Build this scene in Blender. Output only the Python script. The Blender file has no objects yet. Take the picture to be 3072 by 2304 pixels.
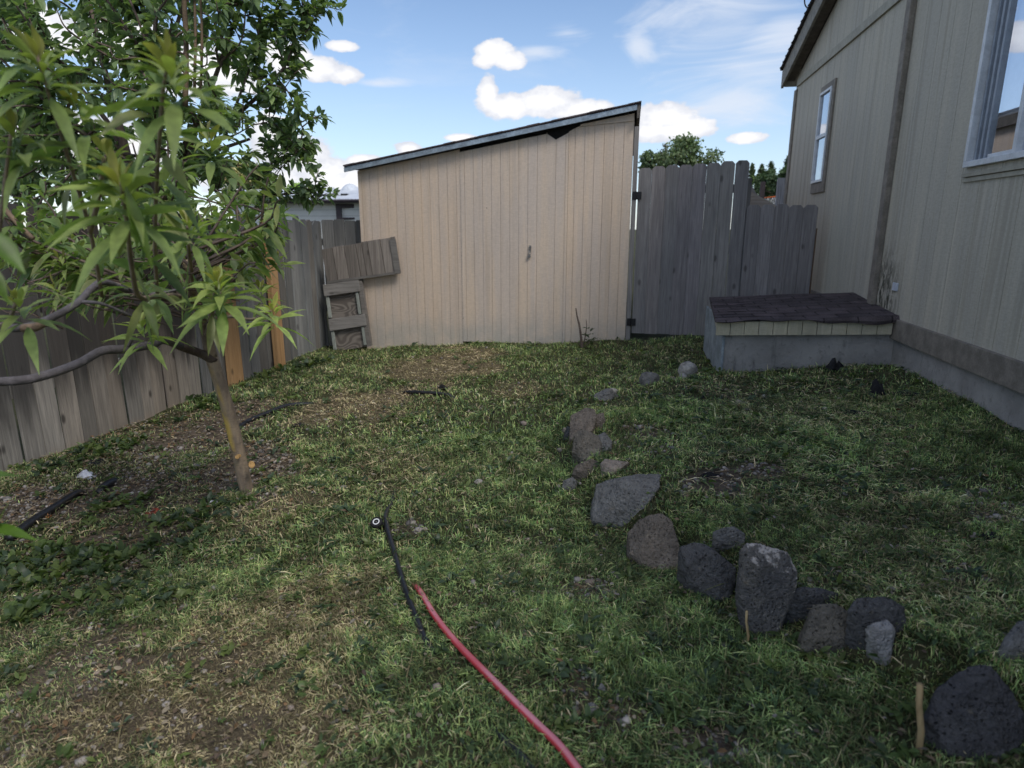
import bpy, math, random
import numpy as np
from mathutils import Vector, Matrix, noise as mnoise
random.seed(7); rng = np.random.default_rng(11)
sc = bpy.context.scene
COL = sc.collection
AZ = math.radians(10.26)
# ------------------------------------------------------------------ survey helpers (photo measurements -> metres)
FPX = 1900.0; PITCH = math.atan(467/1900); CAMH = 1.3
_F = Vector((0, math.cos(PITCH), -math.sin(PITCH))); _U = Vector((0, math.sin(PITCH), math.cos(PITCH))); _R = Vector((1, 0, 0))
_C = Vector((0, 0, CAMH)); K = 3072/2212
def ray(u, v): return _R*((u-1536)/FPX) - _U*((v-1152)/FPX) + _F
def at(x, y, Y):
    d = ray(x*K, y*K); return _C + d*(Y/d.y)
def smooth(a, b, x):
    t = np.clip((x-a)/(b-a), 0, 1); return t*t*(3-2*t)
RY = np.array([0, 1.2, 1.4, 1.9, 2.7, 3.4, 4.2, 5.0, 6.5, 9]); RX = np.array([1.6, 1.32, 1.17, .82, .42, .26, .28, .6, 1.2, 2])
def hgt(x, y):
    x = np.asarray(x, float); y = np.asarray(y, float)
    z = .06*np.clip(x, -4, 4)
    d = x - np.interp(y, RY, RX)
    z = z + .12*smooth(-.03, .12, d)*(1-smooth(4.4, 5.6, y))
    z = z + .010*np.sin(3.1*x+1.3*y)+.008*np.sin(5.3*x-4.1*y+1)+.006*np.sin(9*x+7.7*y)
    return z
def gnd(x, y):
    d = ray(x*K, y*K); t0 = (CAMH-.45)/-d.z; t1 = (CAMH+.40)/-d.z     # march down the ray to the first hit, then refine
    for n_ in (240, 60):
        T = np.linspace(t0, t1, n_); g = CAMH+d.z*T-hgt(d.x*T, d.y*T); i = int(np.argmax(g <= 0)) if (g <= 0).any() else n_-1
        t0, t1 = T[max(0, i-1)], T[i]
    p = _C + d*t1; return Vector((p.x, p.y, float(hgt(p.x, p.y))))
# ------------------------------------------------------------------ mesh builder
FR = {}
def frame(loc, rz=0.0): return Matrix.Translation(Vector(loc)) @ Matrix.Rotation(rz, 4, 'Z')
class MB:
    def __init__(s, fr=None): s.v = []; s.f = []; s.c = []; s.fr = fr
    def vert(s, p, c=(1, 1, 1)): s.v.append(Vector(p)); s.c.append(c); return len(s.v)-1
    def poly(s, pts, c=(1, 1, 1)): s.f.append([s.vert(p, c) for p in pts])
    def box(s, x0, x1, y0, y1, z0, z1, c=(1, 1, 1), M=None, bev=0):
        P = [(x0,y0,z0),(x1,y0,z0),(x1,y1,z0),(x0,y1,z0),(x0,y0,z1),(x1,y0,z1),(x1,y1,z1),(x0,y1,z1)]
        b = len(s.v)
        for p in P: s.vert(M @ Vector(p) if M else p, c)
        for f in ((0,3,2,1),(4,5,6,7),(0,1,5,4),(1,2,6,5),(2,3,7,6),(3,0,4,7)): s.f.append([b+i for i in f])
    def prism(s, poly, depth, M=None, c=(1, 1, 1)):
        # poly: (x,z) list counter-clockwise seen from -y; extruded from y=0 to y=depth
        n = len(poly); b = len(s.v)
        for y in (0, depth):
            for (x, z) in poly:
                p = Vector((x, y, z)); s.vert(M @ p if M else p, c)
        s.f.append([b+i for i in range(n)]); s.f.append([b+n+i for i in reversed(range(n))])
        for i in range(n):
            j = (i+1) % n; s.f.append([b+i, b+n+i, b+n+j, b+j])
    def tube(s, pts, rad, n=8, c=(1, 1, 1), cap=True):
        pts = [Vector(p) for p in pts]
        if not hasattr(rad, '__len__'): rad = [rad]*len(pts)
        b = len(s.v); up = Vector((.13, .21, 1)).normalized()
        for i, p in enumerate(pts):
            t = (pts[min(i+1, len(pts)-1)]-pts[max(i-1, 0)]).normalized()
            a = t.cross(up)
            if a.length < .05: a = t.cross(Vector((1, 0, 0)))
            a.normalize(); q = t.cross(a)
            for j in range(n):
                th = 2*math.pi*j/n; s.vert(p + (a*math.cos(th)+q*math.sin(th))*rad[i], c)
        for i in range(len(pts)-1):
            for j in range(n):
                k = (j+1) % n; s.f.append([b+i*n+j, b+i*n+k, b+(i+1)*n+k, b+(i+1)*n+j])
        if cap:
            s.f.append([b+j for j in reversed(range(n))]); e = b+(len(pts)-1)*n; s.f.append([e+j for j in range(n)])
    def build(s, name, mat, parent=None, smooth_=False, bevel=0):
        inv = FR[parent.name].inverted() if parent is not None and parent.name in FR else Matrix.Identity(4)
        M = inv @ (s.fr if s.fr is not None else Matrix.Identity(4))
        me = bpy.data.meshes.new(name)
        me.from_pydata([M @ v for v in s.v], [], s.f)
        at_ = me.attributes.new('Col', 'FLOAT_COLOR', 'POINT')
        at_.data.foreach_set('color', np.array([(c[0], c[1], c[2], 1) for c in s.c], dtype=np.float32).ravel())
        me.materials.append(mat)
        if smooth_:
            me.polygons.foreach_set('use_smooth', [True]*len(me.polygons))
        o = bpy.data.objects.new(name, me); COL.objects.link(o)
        if parent is not None:
            o.parent = parent
            if parent.name in FR: FR[o.name] = FR[parent.name]
        if bevel:
            m = o.modifiers.new('b', 'BEVEL'); m.width = bevel; m.segments = 2; m.limit_method = 'ANGLE'
        return o
def tag(o, label=None, cat=None, group=None, kind=None):
    for k_, v_ in (('label', label), ('category', cat), ('group', group), ('kind', kind)):
        if v_: o[k_] = v_
    return o
def empty(name, loc, rz=0, **kw):
    o = bpy.data.objects.new(name, None); COL.objects.link(o); o.location = loc; o.rotation_euler = (0, 0, rz)
    o.empty_display_size = .1; FR[o.name] = frame(loc, rz); return tag(o, **kw)
def root_at(o, p):   # give a one-mesh thing its origin at p
    p = Vector(p); o.data.transform(Matrix.Translation(-p)); o.location = p; return o
def fast_mesh(name, V, polys, C, mat, parent=None, smooth_=True, origin=None):
    # polys: list of int arrays (n,k)
    if parent is not None and parent.name in FR:
        inv = np.array(FR[parent.name].inverted()); V = V @ inv[:3, :3].T + inv[:3, 3]
    elif origin is not None: V = V - np.array(origin)
    me = bpy.data.meshes.new(name)
    me.vertices.add(len(V)); me.vertices.foreach_set('co', V.astype(np.float32).ravel())
    loops = np.concatenate([p.ravel() for p in polys]).astype(np.int32)
    tot = np.concatenate([np.full(len(p), p.shape[1]) for p in polys]); st = np.concatenate([[0], np.cumsum(tot)[:-1]]).astype(np.int32)
    me.loops.add(len(loops)); me.loops.foreach_set('vertex_index', loops)
    me.polygons.add(len(st)); me.polygons.foreach_set('loop_start', st)
    if smooth_: me.polygons.foreach_set('use_smooth', np.ones(len(st), bool))
    a = me.attributes.new('Col', 'FLOAT_COLOR', 'POINT')
    a.data.foreach_set('color', np.hstack([C, np.ones((len(C), 1))]).astype(np.float32).ravel())
    me.update(calc_edges=True); me.materials.append(mat)
    o = bpy.data.objects.new(name, me); COL.objects.link(o)
    if parent is not None: o.parent = parent
    elif origin is not None: o.location = origin
    return o
# ------------------------------------------------------------------ materials
class N:
    def __init__(s, name):
        s.m = bpy.data.materials.new(name); s.m.use_nodes = True; s.t = s.m.node_tree; s.t.nodes.clear()
        s.out = s.t.nodes.new('ShaderNodeOutputMaterial')
    def n(s, typ, **kw):
        nd = s.t.nodes.new(typ)
        for k_, v_ in kw.items(): setattr(nd, k_, v_)
        return nd
    def put(s, sock, val):
        if hasattr(val, 'is_output'): s.t.links.new(val, sock)
        elif val is not None:
            if sock.type == 'RGBA' and len(val) == 3: val = (*val, 1)
            sock.default_value = val
    def coord(s, which='Object'): return s.n('ShaderNodeTexCoord').outputs[which]
    def attr(s, name='Col'): return s.n('ShaderNodeAttribute', attribute_name=name).outputs['Color']
    def map(s, vec, scale=(1, 1, 1), loc=(0, 0, 0), rot=(0, 0, 0)):
        nd = s.n('ShaderNodeMapping'); s.put(nd.inputs['Vector'], vec)
        nd.inputs['Scale'].default_value = scale; nd.inputs['Location'].default_value = loc; nd.inputs['Rotation'].default_value = rot
        return nd.outputs[0]
    def noise(s, vec, scale, detail=4, rough=.55, dist=0, out='Fac'):
        nd = s.n('ShaderNodeTexNoise'); s.put(nd.inputs['Vector'], vec); nd.inputs['Scale'].default_value = scale
        nd.inputs['Detail'].default_value = detail; nd.inputs['Roughness'].default_value = rough; nd.inputs['Distortion'].default_value = dist
        return nd.outputs[out]
    def voro(s, vec, scale, feature='F1', out='Distance'):
        nd = s.n('ShaderNodeTexVoronoi', feature=feature); s.put(nd.inputs['Vector'], vec); nd.inputs['Scale'].default_value = scale
        return nd.outputs[out]
    def math(s, op, a, b=None, c=None):
        nd = s.n('ShaderNodeMath', operation=op); s.put(nd.inputs[0], a)
        if b is not None: s.put(nd.inputs[1], b)
        if c is not None: s.put(nd.inputs[2], c)
        return nd.outputs[0]
    def rng(s, v, a, b, c=0., d=1., smooth_=True):
        nd = s.n('ShaderNodeMapRange'); nd.interpolation_type = 'SMOOTHSTEP' if smooth_ else 'LINEAR'
        s.put(nd.inputs[0], v)
        for i, q in enumerate((a, b, c, d)): nd.inputs[i+1].default_value = q
        return nd.outputs[0]
    def mix(s, fac, a, b, mode='MIX'):
        nd = s.n('ShaderNodeMixRGB', blend_type=mode); s.put(nd.inputs[0], fac); s.put(nd.inputs[1], a); s.put(nd.inputs[2], b)
        return nd.outputs[0]
    def sep(s, v):
        nd = s.n('ShaderNodeSeparateXYZ'); s.put(nd.inputs[0], v); return nd.outputs
    def bump(s, h, strength=.3, dist=.01, nrm=None):
        nd = s.n('ShaderNodeBump'); s.put(nd.inputs['Height'], h); nd.inputs['Strength'].default_value = strength; nd.inputs['Distance'].default_value = dist
        if nrm is not None: s.put(nd.inputs['Normal'], nrm)
        return nd.outputs[0]
    def bsdf(s, col, rough=.7, nrm=None, metal=0., spec=.3, trans=None):
        p = s.n('ShaderNodeBsdfPrincipled'); s.put(p.inputs['Base Color'], col); s.put(p.inputs['Roughness'], rough)
        p.inputs['Metallic'].default_value = metal; p.inputs['Specular IOR Level'].default_value = spec
        if nrm is not None: s.put(p.inputs['Normal'], nrm)
        o = p.outputs[0]
        if trans:
            tb = s.n('ShaderNodeBsdfTranslucent'); s.put(tb.inputs[0], s.mix(1., col, (1.0, 1.15, .5), 'MULTIPLY'))
            mx = s.n('ShaderNodeMixShader'); mx.inputs[0].default_value = trans
            s.t.links.new(o, mx.inputs[1]); s.t.links.new(tb.outputs[0], mx.inputs[2]); o = mx.outputs[0]
        s.t.links.new(o, s.out.inputs[0]); return s.m
def m_plain(name, col, rough=.6, metal=0., nsc=14, amt=.25, spec=.3, bump=.15):
    n = N(name); co = n.coord(); a = n.noise(co, nsc, 5); b = n.noise(co, nsc*6, 3)
    f = n.rng(a, .3, .7, 1-amt, 1+amt*.6); f2 = n.rng(b, .3, .7, 1-amt*.5, 1+amt*.4)
    c = n.mix(1., n.mix(1., col, f, 'MULTIPLY'), f2, 'MULTIPLY')
    return n.bsdf(c, rough, n.bump(b, bump, .004), metal, spec)
def m_siding(name, base, weather, low, wamt=.6, grain=(38, 38, 5), stain_at=None, dkamt=.28):
    n = N(name); co = n.coord(); X, Y, Z = n.sep(co)
    st = n.noise(n.map(co, (7, 7, .55)), 1.0, 5, .6)
    st2 = n.noise(n.map(co, (26, 26, 1.6)), 1.0, 4, .6)
    g = n.noise(n.map(co, grain), 4.0, 4, .6, .4)
    rip = n.noise(n.map(co, (22, 22, 95)), 1.0, 2, .5, .6)
    big = n.noise(co, .9, 3)
    c = n.mix(n.rng(st, .34, .62, 0, wamt), base, weather)
    c = n.mix(n.rng(big, .35, .7, 0, .45), c, weather)
    c = n.mix(n.rng(st2, .5, .78, 0, .35), c, tuple(q*.62 for q in base))
    lowf = n.math('MULTIPLY', n.rng(Z, .42, .04, 0, .75), n.rng(n.noise(co, 5, 4), .3, .6, .35, 1))
    c = n.mix(lowf, c, low)
    if stain_at:
        vd = n.n('ShaderNodeVectorMath', operation='DISTANCE'); n.put(vd.inputs[0], n.map(co, (1, 1, .8))); vd.inputs[1].default_value = (stain_at[0], stain_at[1], stain_at[2]*.8)
        stn = n.math('MULTIPLY', n.rng(vd.outputs['Value'], .42, .05, 0, 1), n.rng(n.noise(n.map(co, (16, 16, 6)), 1.6, 5, .7), .42, .56, 0, 1))
        c = n.mix(stn, c, (.045, .045, .03))
    c = n.mix(1., c, n.rng(g, .3, .7, .93, 1.05), 'MULTIPLY'); c = n.mix(1., c, n.rng(rip, .35, .65, .95, 1.04), 'MULTIPLY')
    dk = n.noise(n.map(co, (11, 11, .35), loc=(3, 1, 0)), 1.0, 3, .5); c = n.mix(n.rng(dk, .53, .68, 0, dkamt), c, tuple(q*.58 for q in base)); lt = n.noise(n.map(co, (19, 19, .5), loc=(7, 2, 0)), 1.0, 3, .5); c = n.mix(n.rng(lt, .58, .72, 0, .35), c, tuple(min(1, q*1.25) for q in base))
    sp = n.rng(n.voro(n.map(co, (2.6, 2.6, 3.4)), 1.0), .022, .012, 0, .9)
    c = n.mix(sp, c, (.05, .04, .035))
    h = n.math('ADD', n.math('MULTIPLY', g, .6), n.math('MULTIPLY', rip, .5))
    return n.bsdf(c, .72, n.bump(h, .38, .004), 0, .25)
def m_wood(name, light, dark, grain=1.0, axis='z', darktop=None, knots=.5, rough=.85, lowtint=None):
    n = N(name); co = n.coord(); X, Y, Z = n.sep(co); tint = n.attr()
    # per-board offset comes from the tint attribute so boards never share grain
    off = n.n('ShaderNodeVectorMath', operation='SCALE'); n.put(off.inputs[0], tint); off.inputs['Scale'].default_value = 37.
    add = n.n('ShaderNodeVectorMath', operation='ADD'); n.put(add.inputs[0], co); n.put(add.inputs[1], off.outputs[0]); cc = add.outputs[0]
    s1 = {'z': (34, 34, 1.3), 'x': (1.3, 34, 34), 'y': (34, 1.3, 34)}[axis]
    s2 = {'z': (150, 150, 5), 'x': (5, 150, 150), 'y': (150, 5, 150)}[axis]
    a = n.noise(n.map(cc, s1), grain, 5, .65, 1.2); b = n.noise(n.map(cc, s2), grain, 3, .6, .3); m = n.noise(cc, 2.3, 4, .6)
    c = n.mix(n.rng(a, .3, .72, 0, 1), light, dark)
    c = n.mix(n.rng(b, .45, .75, 0, .5), c, tuple(q*.45 for q in dark))
    c = n.mix(n.rng(m, .35, .75, 0, .45), c, tuple(q*.6 for q in light))
    if knots:
        kv = {'z': (6.5, 6.5, 3.2), 'x': (3.2, 6.5, 6.5), 'y': (6.5, 3.2, 6.5)}[axis]
        kd = n.voro(n.map(cc, kv), 1.0); c = n.mix(n.rng(kd, .16, .06, 0, knots), c, (.025, .02, .018))
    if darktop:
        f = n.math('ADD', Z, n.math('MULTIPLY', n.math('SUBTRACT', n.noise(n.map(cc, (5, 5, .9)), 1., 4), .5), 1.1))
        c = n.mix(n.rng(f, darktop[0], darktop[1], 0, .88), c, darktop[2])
    if lowtint:
        f = n.math('ADD', Z, n.math('MULTIPLY', n.noise(n.map(cc, (4, 4, 2)), 1.4, 4), .25)); c = n.mix(n.rng(f, lowtint[0], lowtint[1], .7, 0), c, lowtint[2])
    c = n.mix(1., c, tint, 'MULTIPLY')
    return n.bsdf(c, rough, n.bump(n.math('ADD', a, n.math('MULTIPLY', b, .6)), .6, .004), 0, .2)
def m_leaf(name, trans=.3, rough=.45, spec=.35):
    n = N(name); c = n.attr(); co = n.coord()
    c = n.mix(1., c, n.rng(n.noise(co, 30, 2), .3, .7, .82, 1.16), 'MULTIPLY')
    return n.bsdf(c, rough, None, 0, spec, trans)
def m_bark(name, a, b, yellow=None, nsc=20):
    n = N(name); co = n.coord(); x = n.noise(n.map(co, (1, 1, .35)), nsc, 5, .65); y = n.noise(n.map(co, (1, 1, 3.)), nsc*2, 4, .6)
    c = n.mix(n.rng(x, .35, .65), a, b); c = n.mix(n.rng(y, .55, .75, 0, .5), c, tuple(q*.4 for q in a))
    if yellow:
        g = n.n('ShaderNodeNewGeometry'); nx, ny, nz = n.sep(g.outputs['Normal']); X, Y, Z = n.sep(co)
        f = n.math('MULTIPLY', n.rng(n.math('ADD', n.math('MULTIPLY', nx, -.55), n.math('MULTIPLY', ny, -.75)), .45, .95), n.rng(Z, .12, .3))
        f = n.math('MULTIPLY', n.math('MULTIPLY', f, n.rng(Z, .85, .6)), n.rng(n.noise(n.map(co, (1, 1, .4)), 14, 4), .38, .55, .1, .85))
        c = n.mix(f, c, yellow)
    return n.bsdf(c, .8, n.bump(n.math('ADD', x, y), .7, .006), 0, .2)
def m_rock(name, a, b, lichen=None, pit=1.0):
    lum = .5*(max(a)+max(b)); k_ = 1.4 if lum < .2 else 1.; a = (a[0]*k_*1.02, a[1]*k_, a[2]*k_*.91); b = (b[0]*k_*1.02, b[1]*k_, b[2]*k_*.91)
    n = N(name); co = n.coord(); x = n.noise(co, 7, 6, .65); y = n.noise(co, 38, 4, .7); wv = n.n('ShaderNodeVectorMath', operation='ADD'); n.put(wv.inputs[0], co); wsc = n.n('ShaderNodeVectorMath', operation='SCALE'); n.put(wsc.inputs[0], n.noise(co, 30, 3, out='Color')); wsc.inputs['Scale'].default_value = .03; n.put(wv.inputs[1], wsc.outputs[0]); v = n.voro(wv.outputs[0], 75); v2 = n.voro(wv.outputs[0], 160)
    c = n.mix(n.rng(x, .35, .65), a, b); c = n.mix(n.rng(y, .4, .7, 0, .5), c, tuple(q*.45 for q in a))
    c = n.mix(n.rng(n.noise(co, 90, 2), .62, .75, 0, .5), c, tuple(min(1, q*2.2+.03) for q in b))
    pits = n.math('MULTIPLY', n.rng(v, .0, .3), n.rng(v2, 0., .25, .4, 1)); c = n.mix(n.math('MULTIPLY', n.rng(v, .22, .05, 0, .7*pit), n.rng(n.noise(co, 12, 3), .42, .6)), c, (.014, .014, .015)); c = n.mix(n.rng(n.noise(co, 4, 4, .6), .52, .7, 0, .55), c, tuple(min(1, q*1.9) for q in a)); c = n.mix(n.rng(n.noise(co, 17, 4, .7), .6, .7, 0, .5), c, (.20, .17, .13))
    if lichen:
        g = n.n('ShaderNodeNewGeometry'); nx, ny, nz = n.sep(g.outputs['Normal']); X, Y, Z = n.sep(co)
        k = n.math('ADD', n.math('MULTIPLY', nz, .30), n.math('ADD', n.math('MULTIPLY', nx, .26), n.math('MULTIPLY', n.noise(co, 13, 6, .75), 1.15)))
        c = n.mix(n.rng(k, lichen[0], lichen[0]+.09, 0, .9), c, lichen[1])
    h = n.math('ADD', n.math('MULTIPLY', pits, .9*pit), n.math('ADD', n.math('MULTIPLY', y, 1.3), n.math('MULTIPLY', x, 1.5)))
    return n.bsdf(c, .9, n.bump(h, 1., .02), 0, .15)
M = {}
M['shed'] = m_siding('shed_siding', (.64, .50, .375), (.53, .45, .39), (.39, .365, .325), .7)
M['door'] = m_siding('shed_door_siding', (.61, .49, .38), (.53, .455, .40), (.37, .355, .33), .8)
M['house'] = m_siding('house_siding', (.475, .44, .36), (.39, .37, .32), (.38, .36, .31), .85, (30, 30, 9), (0.02, 5.2, .78), .5)
M['cream'] = m_siding('cream_board', (.52, .47, .33), (.40, .37, .30), (.42, .38, .28), .5)
M['trim'] = m_plain('taupe_trim', (.205, .182, .155), .7)
M['band'] = m_plain('band_board', (.33, .315, .26), .7, amt=.15)
M['fascia'] = m_plain('fascia_board', (.24, .225, .195), .7)
M['soffit'] = m_plain('soffit', (.13, .115, .10), .8)
M['dark'] = m_plain('dark_gap', (.012, .011, .010), .9)
M['drip'] = m_plain('drip_edge_metal', (.30, .36, .42), .45, .3, 8, .3)
M['black'] = m_plain('black_metal', (.018, .018, .02), .45, .2, 20, .3)
M['galv'] = m_plain('galvanised_metal', (.22, .21, .2), .45, .7, 30, .4)
M['vinyl'] = m_plain('white_vinyl', (.56, .59, .63), .4, amt=.12, bump=.03)
M['track'] = m_plain('grey_window_track', (.27, .31, .37), .45, amt=.12)
M['blind'] = m_plain('white_blind', (.62, .64, .68), .7, amt=.1)
M['indoor'] = m_plain('dim_interior', (.05, .04, .035), .8)
M['curtain'] = m_plain('brown_curtain', (.10, .075, .055), .8)
M['plate'] = m_plain('pale_plate', (.50, .54, .62), .5, amt=.1)
def m_shingle(name, col, sx=.24, sz=.13):
    n = N(name); co = n.coord(); x = n.noise(co, 5, 4); y = n.noise(co, 220, 2, .7); z = n.noise(n.map(co, (2, 11, 2)), 2, 3)
    br = n.n('ShaderNodeTexBrick'); n.put(br.inputs['Vector'], co); br.inputs['Scale'].default_value = 1.; br.inputs['Brick Width'].default_value = sx; br.inputs['Row Height'].default_value = sz
    br.inputs['Mortar Size'].default_value = .006; br.inputs['Color1'].default_value = (.75, .75, .75, 1); br.inputs['Color2'].default_value = (1.2, 1.15, 1.15, 1); br.inputs['Mortar'].default_value = (.4, .4, .4, 1)
    c = n.mix(1., n.mix(n.rng(x, .3, .7), col, tuple(q*1.6 for q in col)), br.outputs['Color'], 'MULTIPLY'); c = n.mix(1., c, n.rng(y, .3, .7, .6, 1.5), 'MULTIPLY')
    return n.bsdf(c, .95, n.bump(n.math('ADD', y, n.math('MULTIPLY', br.outputs['Fac'], -2.)), .7, .004), 0, .12)
M['shingle'] = m_shingle('asphalt_shingle', (.062, .053, .056))
M['shingle2'] = m_shingle('roof_shingle', (.045, .042, .042))
def m_concrete(name, col, dark):
    n = N(name); co = n.coord(); X, Y, Z = n.sep(co); a = n.noise(co, 3.2, 6, .65); b = n.noise(co, 26, 4, .7); s = n.noise(n.map(co, (9, 9, 2.2)), 1.2, 5, .7)
    c = n.mix(n.rng(a, .32, .66), col, tuple(q*1.4 for q in col)); c = n.mix(n.rng(s, .55, .72, 0, .55), c, dark); c = n.mix(n.rng(b, .55, .7, 0, .45), c, tuple(q*.5 for q in col))
    return n.bsdf(c, .9, n.bump(n.math('ADD', b, a), .7, .012), 0, .15)
M['concrete'] = m_concrete('old_concrete', (.245, .235, .225), (.05, .05, .048))
M['bluepaint'] = m_plain('faded_blue_paint', (.25, .29, .32), .8, nsc=9, amt=.3)
M['gatewood'] = m_wood('weathered_gate_wood', (.30, .28, .268), (.185, .172, .166), 1., 'z', None, .55)
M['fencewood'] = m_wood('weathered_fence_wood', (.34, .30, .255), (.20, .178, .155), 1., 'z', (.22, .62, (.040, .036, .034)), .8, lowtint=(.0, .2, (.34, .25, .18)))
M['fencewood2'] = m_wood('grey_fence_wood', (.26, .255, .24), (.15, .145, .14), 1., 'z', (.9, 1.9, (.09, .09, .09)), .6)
M['cedar'] = m_wood('orange_cedar', (.50, .31, .155), (.37, .21, .095), .8, 'z', None, .6)
M['brownwood'] = m_wood('brown_post_wood', (.20, .13, .085), (.12, .08, .055), 1., 'z', None, .4)
M['panelwood'] = m_wood('weathered_panel', (.27, .245, .225), (.135, .12, .11), .8, 'z', None, .5)
M['railwood'] = m_wood('weathered_rail', (.25, .235, .22), (.15, .14, .13), .8, 'x', None, .5)
M['stilewood'] = m_wood('pale_green_stile', (.30, .32, .29), (.22, .235, .215), .8, 'z', None, .3)
n = N('swirly_plywood'); co = n.coord(); dd = n.noise(n.map(co, (1.2, 1.2, 3.4), loc=(.3, 0, .2)), 1.5, 1, .4, .3)
sw_ = n.math('SINE', n.math('MULTIPLY', dd, 120.)); M['ply'] = n.bsdf(n.mix(n.rng(sw_, -.7, .8), (.105, .09, .08), (.18, .158, .138)), .85, n.bump(sw_, .4, .003), 0, .2)
M['paleply'] = m_wood('whitened_board', (.42, .42, .45), (.20, .19, .20), 1., 'z', None, .3)
M['leaf_plum'] = m_leaf('plum_leaf', .45, .4); M['leaf_peach'] = m_leaf('peach_leaf', .48, .42, .4)
M['leaf_far'] = m_leaf('far_leaf', .25, .6, .2)
M['blade'] = m_leaf('grass_blade', .30, .55, .25); M['straw'] = m_leaf('straw_blade', .12, .7, .2)
M['bark_dark'] = m_bark('plum_bark', (.095, .068, .058), (.15, .115, .095))
M['bark_tan'] = m_bark('tan_stem', (.23, .165, .11), (.16, .115, .08))
M['bark_peach'] = m_bark('peach_bark', (.33, .255, .18), (.20, .155, .12), (.58, .40, .09))
M['bark_grey'] = m_bark('grey_branch_bark', (.135, .122, .128), (.08, .072, .075))
M['cut'] = m_plain('fresh_cut_wood', (.55, .33, .13), .7, nsc=60, amt=.3)
M['rock_grey'] = m_rock('grey_lava_rock', (.15, .15, .158), (.10, .10, .108))
M['rock_dark'] = m_rock('dark_lava_rock', (.085, .085, .095), (.055, .055, .063))
M['rock_dark2'] = m_rock('dark_speckled_lava_rock', (.062, .062, .072), (.038, .038, .047), None, 1.)
M['rock_brown'] = m_rock('brownish_lava_rock', (.13, .118, .108), (.08, .075, .072))
M['rock_red'] = m_rock('reddish_lava_rock', (.145, .125, .115), (.095, .083, .077))
M['rock_lichen'] = m_rock('lichened_lava_rock', (.080, .080, .092), (.11, .105, .108), (.745, (.52, .48, .46)))
M['rock_pale'] = m_rock('pale_broken_concrete', (.34, .34, .37), (.26, .25, .27), None, .5)
M['rock_pink'] = m_rock('pinkish_pale_stone', (.34, .29, .27), (.24, .215, .205), None, .6)
M['rock_white'] = m_rock('white_pitted_stone', (.50, .48, .48), (.34, .32, .32), None, 1.0)
M['pebble'] = m_leaf('pebble_mix', 0, .85, .2)
M['hose_black'] = m_plain('black_poly_pipe', (.017, .017, .019), .38, 0, 30, .4, .45)
def m_hose():
    n = N('red_rubber_hose'); co = n.coord(); g = n.n('ShaderNodeNewGeometry'); nx, ny, nz = n.sep(g.outputs['Normal'])
    a = n.noise(co, 9, 4); d = n.noise(co, 70, 4, .7)
    c = n.mix(n.rng(a, .4, .65, 0, .5), (.47, .045, .06), (.36, .035, .04))
    f = n.math('MULTIPLY', n.rng(nz, .55, .95), n.rng(n.noise(co, 3, 2), .35, .6, .15, .85)); c = n.mix(f, c, (.58, .26, .31))   # pink sky sheen painted into the upward-facing side
    c = n.mix(n.rng(d, .62, .74, 0, .55), c, (.14, .06, .05))
    return n.bsdf(c, .30, n.bump(d, .12, .002), 0, .55)
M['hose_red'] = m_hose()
M['white'] = m_plain('white_plastic', (.72, .73, .74), .5, amt=.1)
M['rubber'] = m_plain('dull_black_rubber', (.014, .014, .015), .7, 0, 25, .4)
M['felt'] = m_plain('black_roofing_felt', (.014, .014, .016), .95, 0, 25, .6)
M['paper'] = m_plain('crumpled_paper', (.62, .62, .66), .8, 0, 30, .2)
M['redbit'] = m_plain('reddish_wood_chip', (.24, .05, .03), .8, 0, 40, .5)
M['orangebit'] = m_plain('orange_chip', (.42, .17, .06), .8, 0, 40, .5)
M['stick'] = m_wood('bare_stick', (.44, .33, .18), (.30, .21, .11), 1., 'z', None, .2)
M['orange'] = m_plain('orange_rim_paint', (.55, .12, .03), .5); M['net'] = m_plain('white_net_cord', (.6, .6, .6), .8)
n = N('window_glass'); gl = n.n('ShaderNodeBsdfGlossy'); gl.inputs['Roughness'].default_value = .015; gl.inputs['Color'].default_value = (.85, .9, 1, 1)
tr = n.n('ShaderNodeBsdfTransparent'); tr.inputs[0].default_value = (.8, .82, .84, 1); fr_ = n.n('ShaderNodeFresnel'); fr_.inputs[0].default_value = 1.5
mx = n.n('ShaderNodeMixShader'); n.put(mx.inputs[0], n.math('ADD', n.math('MULTIPLY', fr_.outputs[0], .55), .03)); n.t.links.new(tr.outputs[0], mx.inputs[1]); n.t.links.new(gl.outputs[0], mx.inputs[2]); n.t.links.new(mx.outputs[0], n.out.inputs[0]); M['glass'] = n.m
def m_lap(name, col, pitch):
    n = N(name); co = n.coord(); X, Y, Z = n.sep(co); w = n.math('FRACT', n.math('DIVIDE', Z, pitch))
    c = n.mix(n.rng(w, .0, .14, .75, 0), col, tuple(q*.35 for q in col)); c = n.mix(1., c, n.rng(n.noise(co, 1.2, 4), .3, .7, .88, 1.06), 'MULTIPLY')
    return n.bsdf(c, .6, n.bump(w, .5, .02), 0, .3)
M['lap'] = m_lap('white_lap_siding', (.60, .60, .60), .12); M['lap2'] = m_lap('trailer_ribbed_siding', (.56, .56, .54), .15)
M['metalroof'] = m_plain('pale_metal_roof', (.58, .60, .63), .5, .1, 2, .12); M['brownframe'] = m_plain('dark_brown_frame', (.05, .04, .045), .6)
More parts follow.
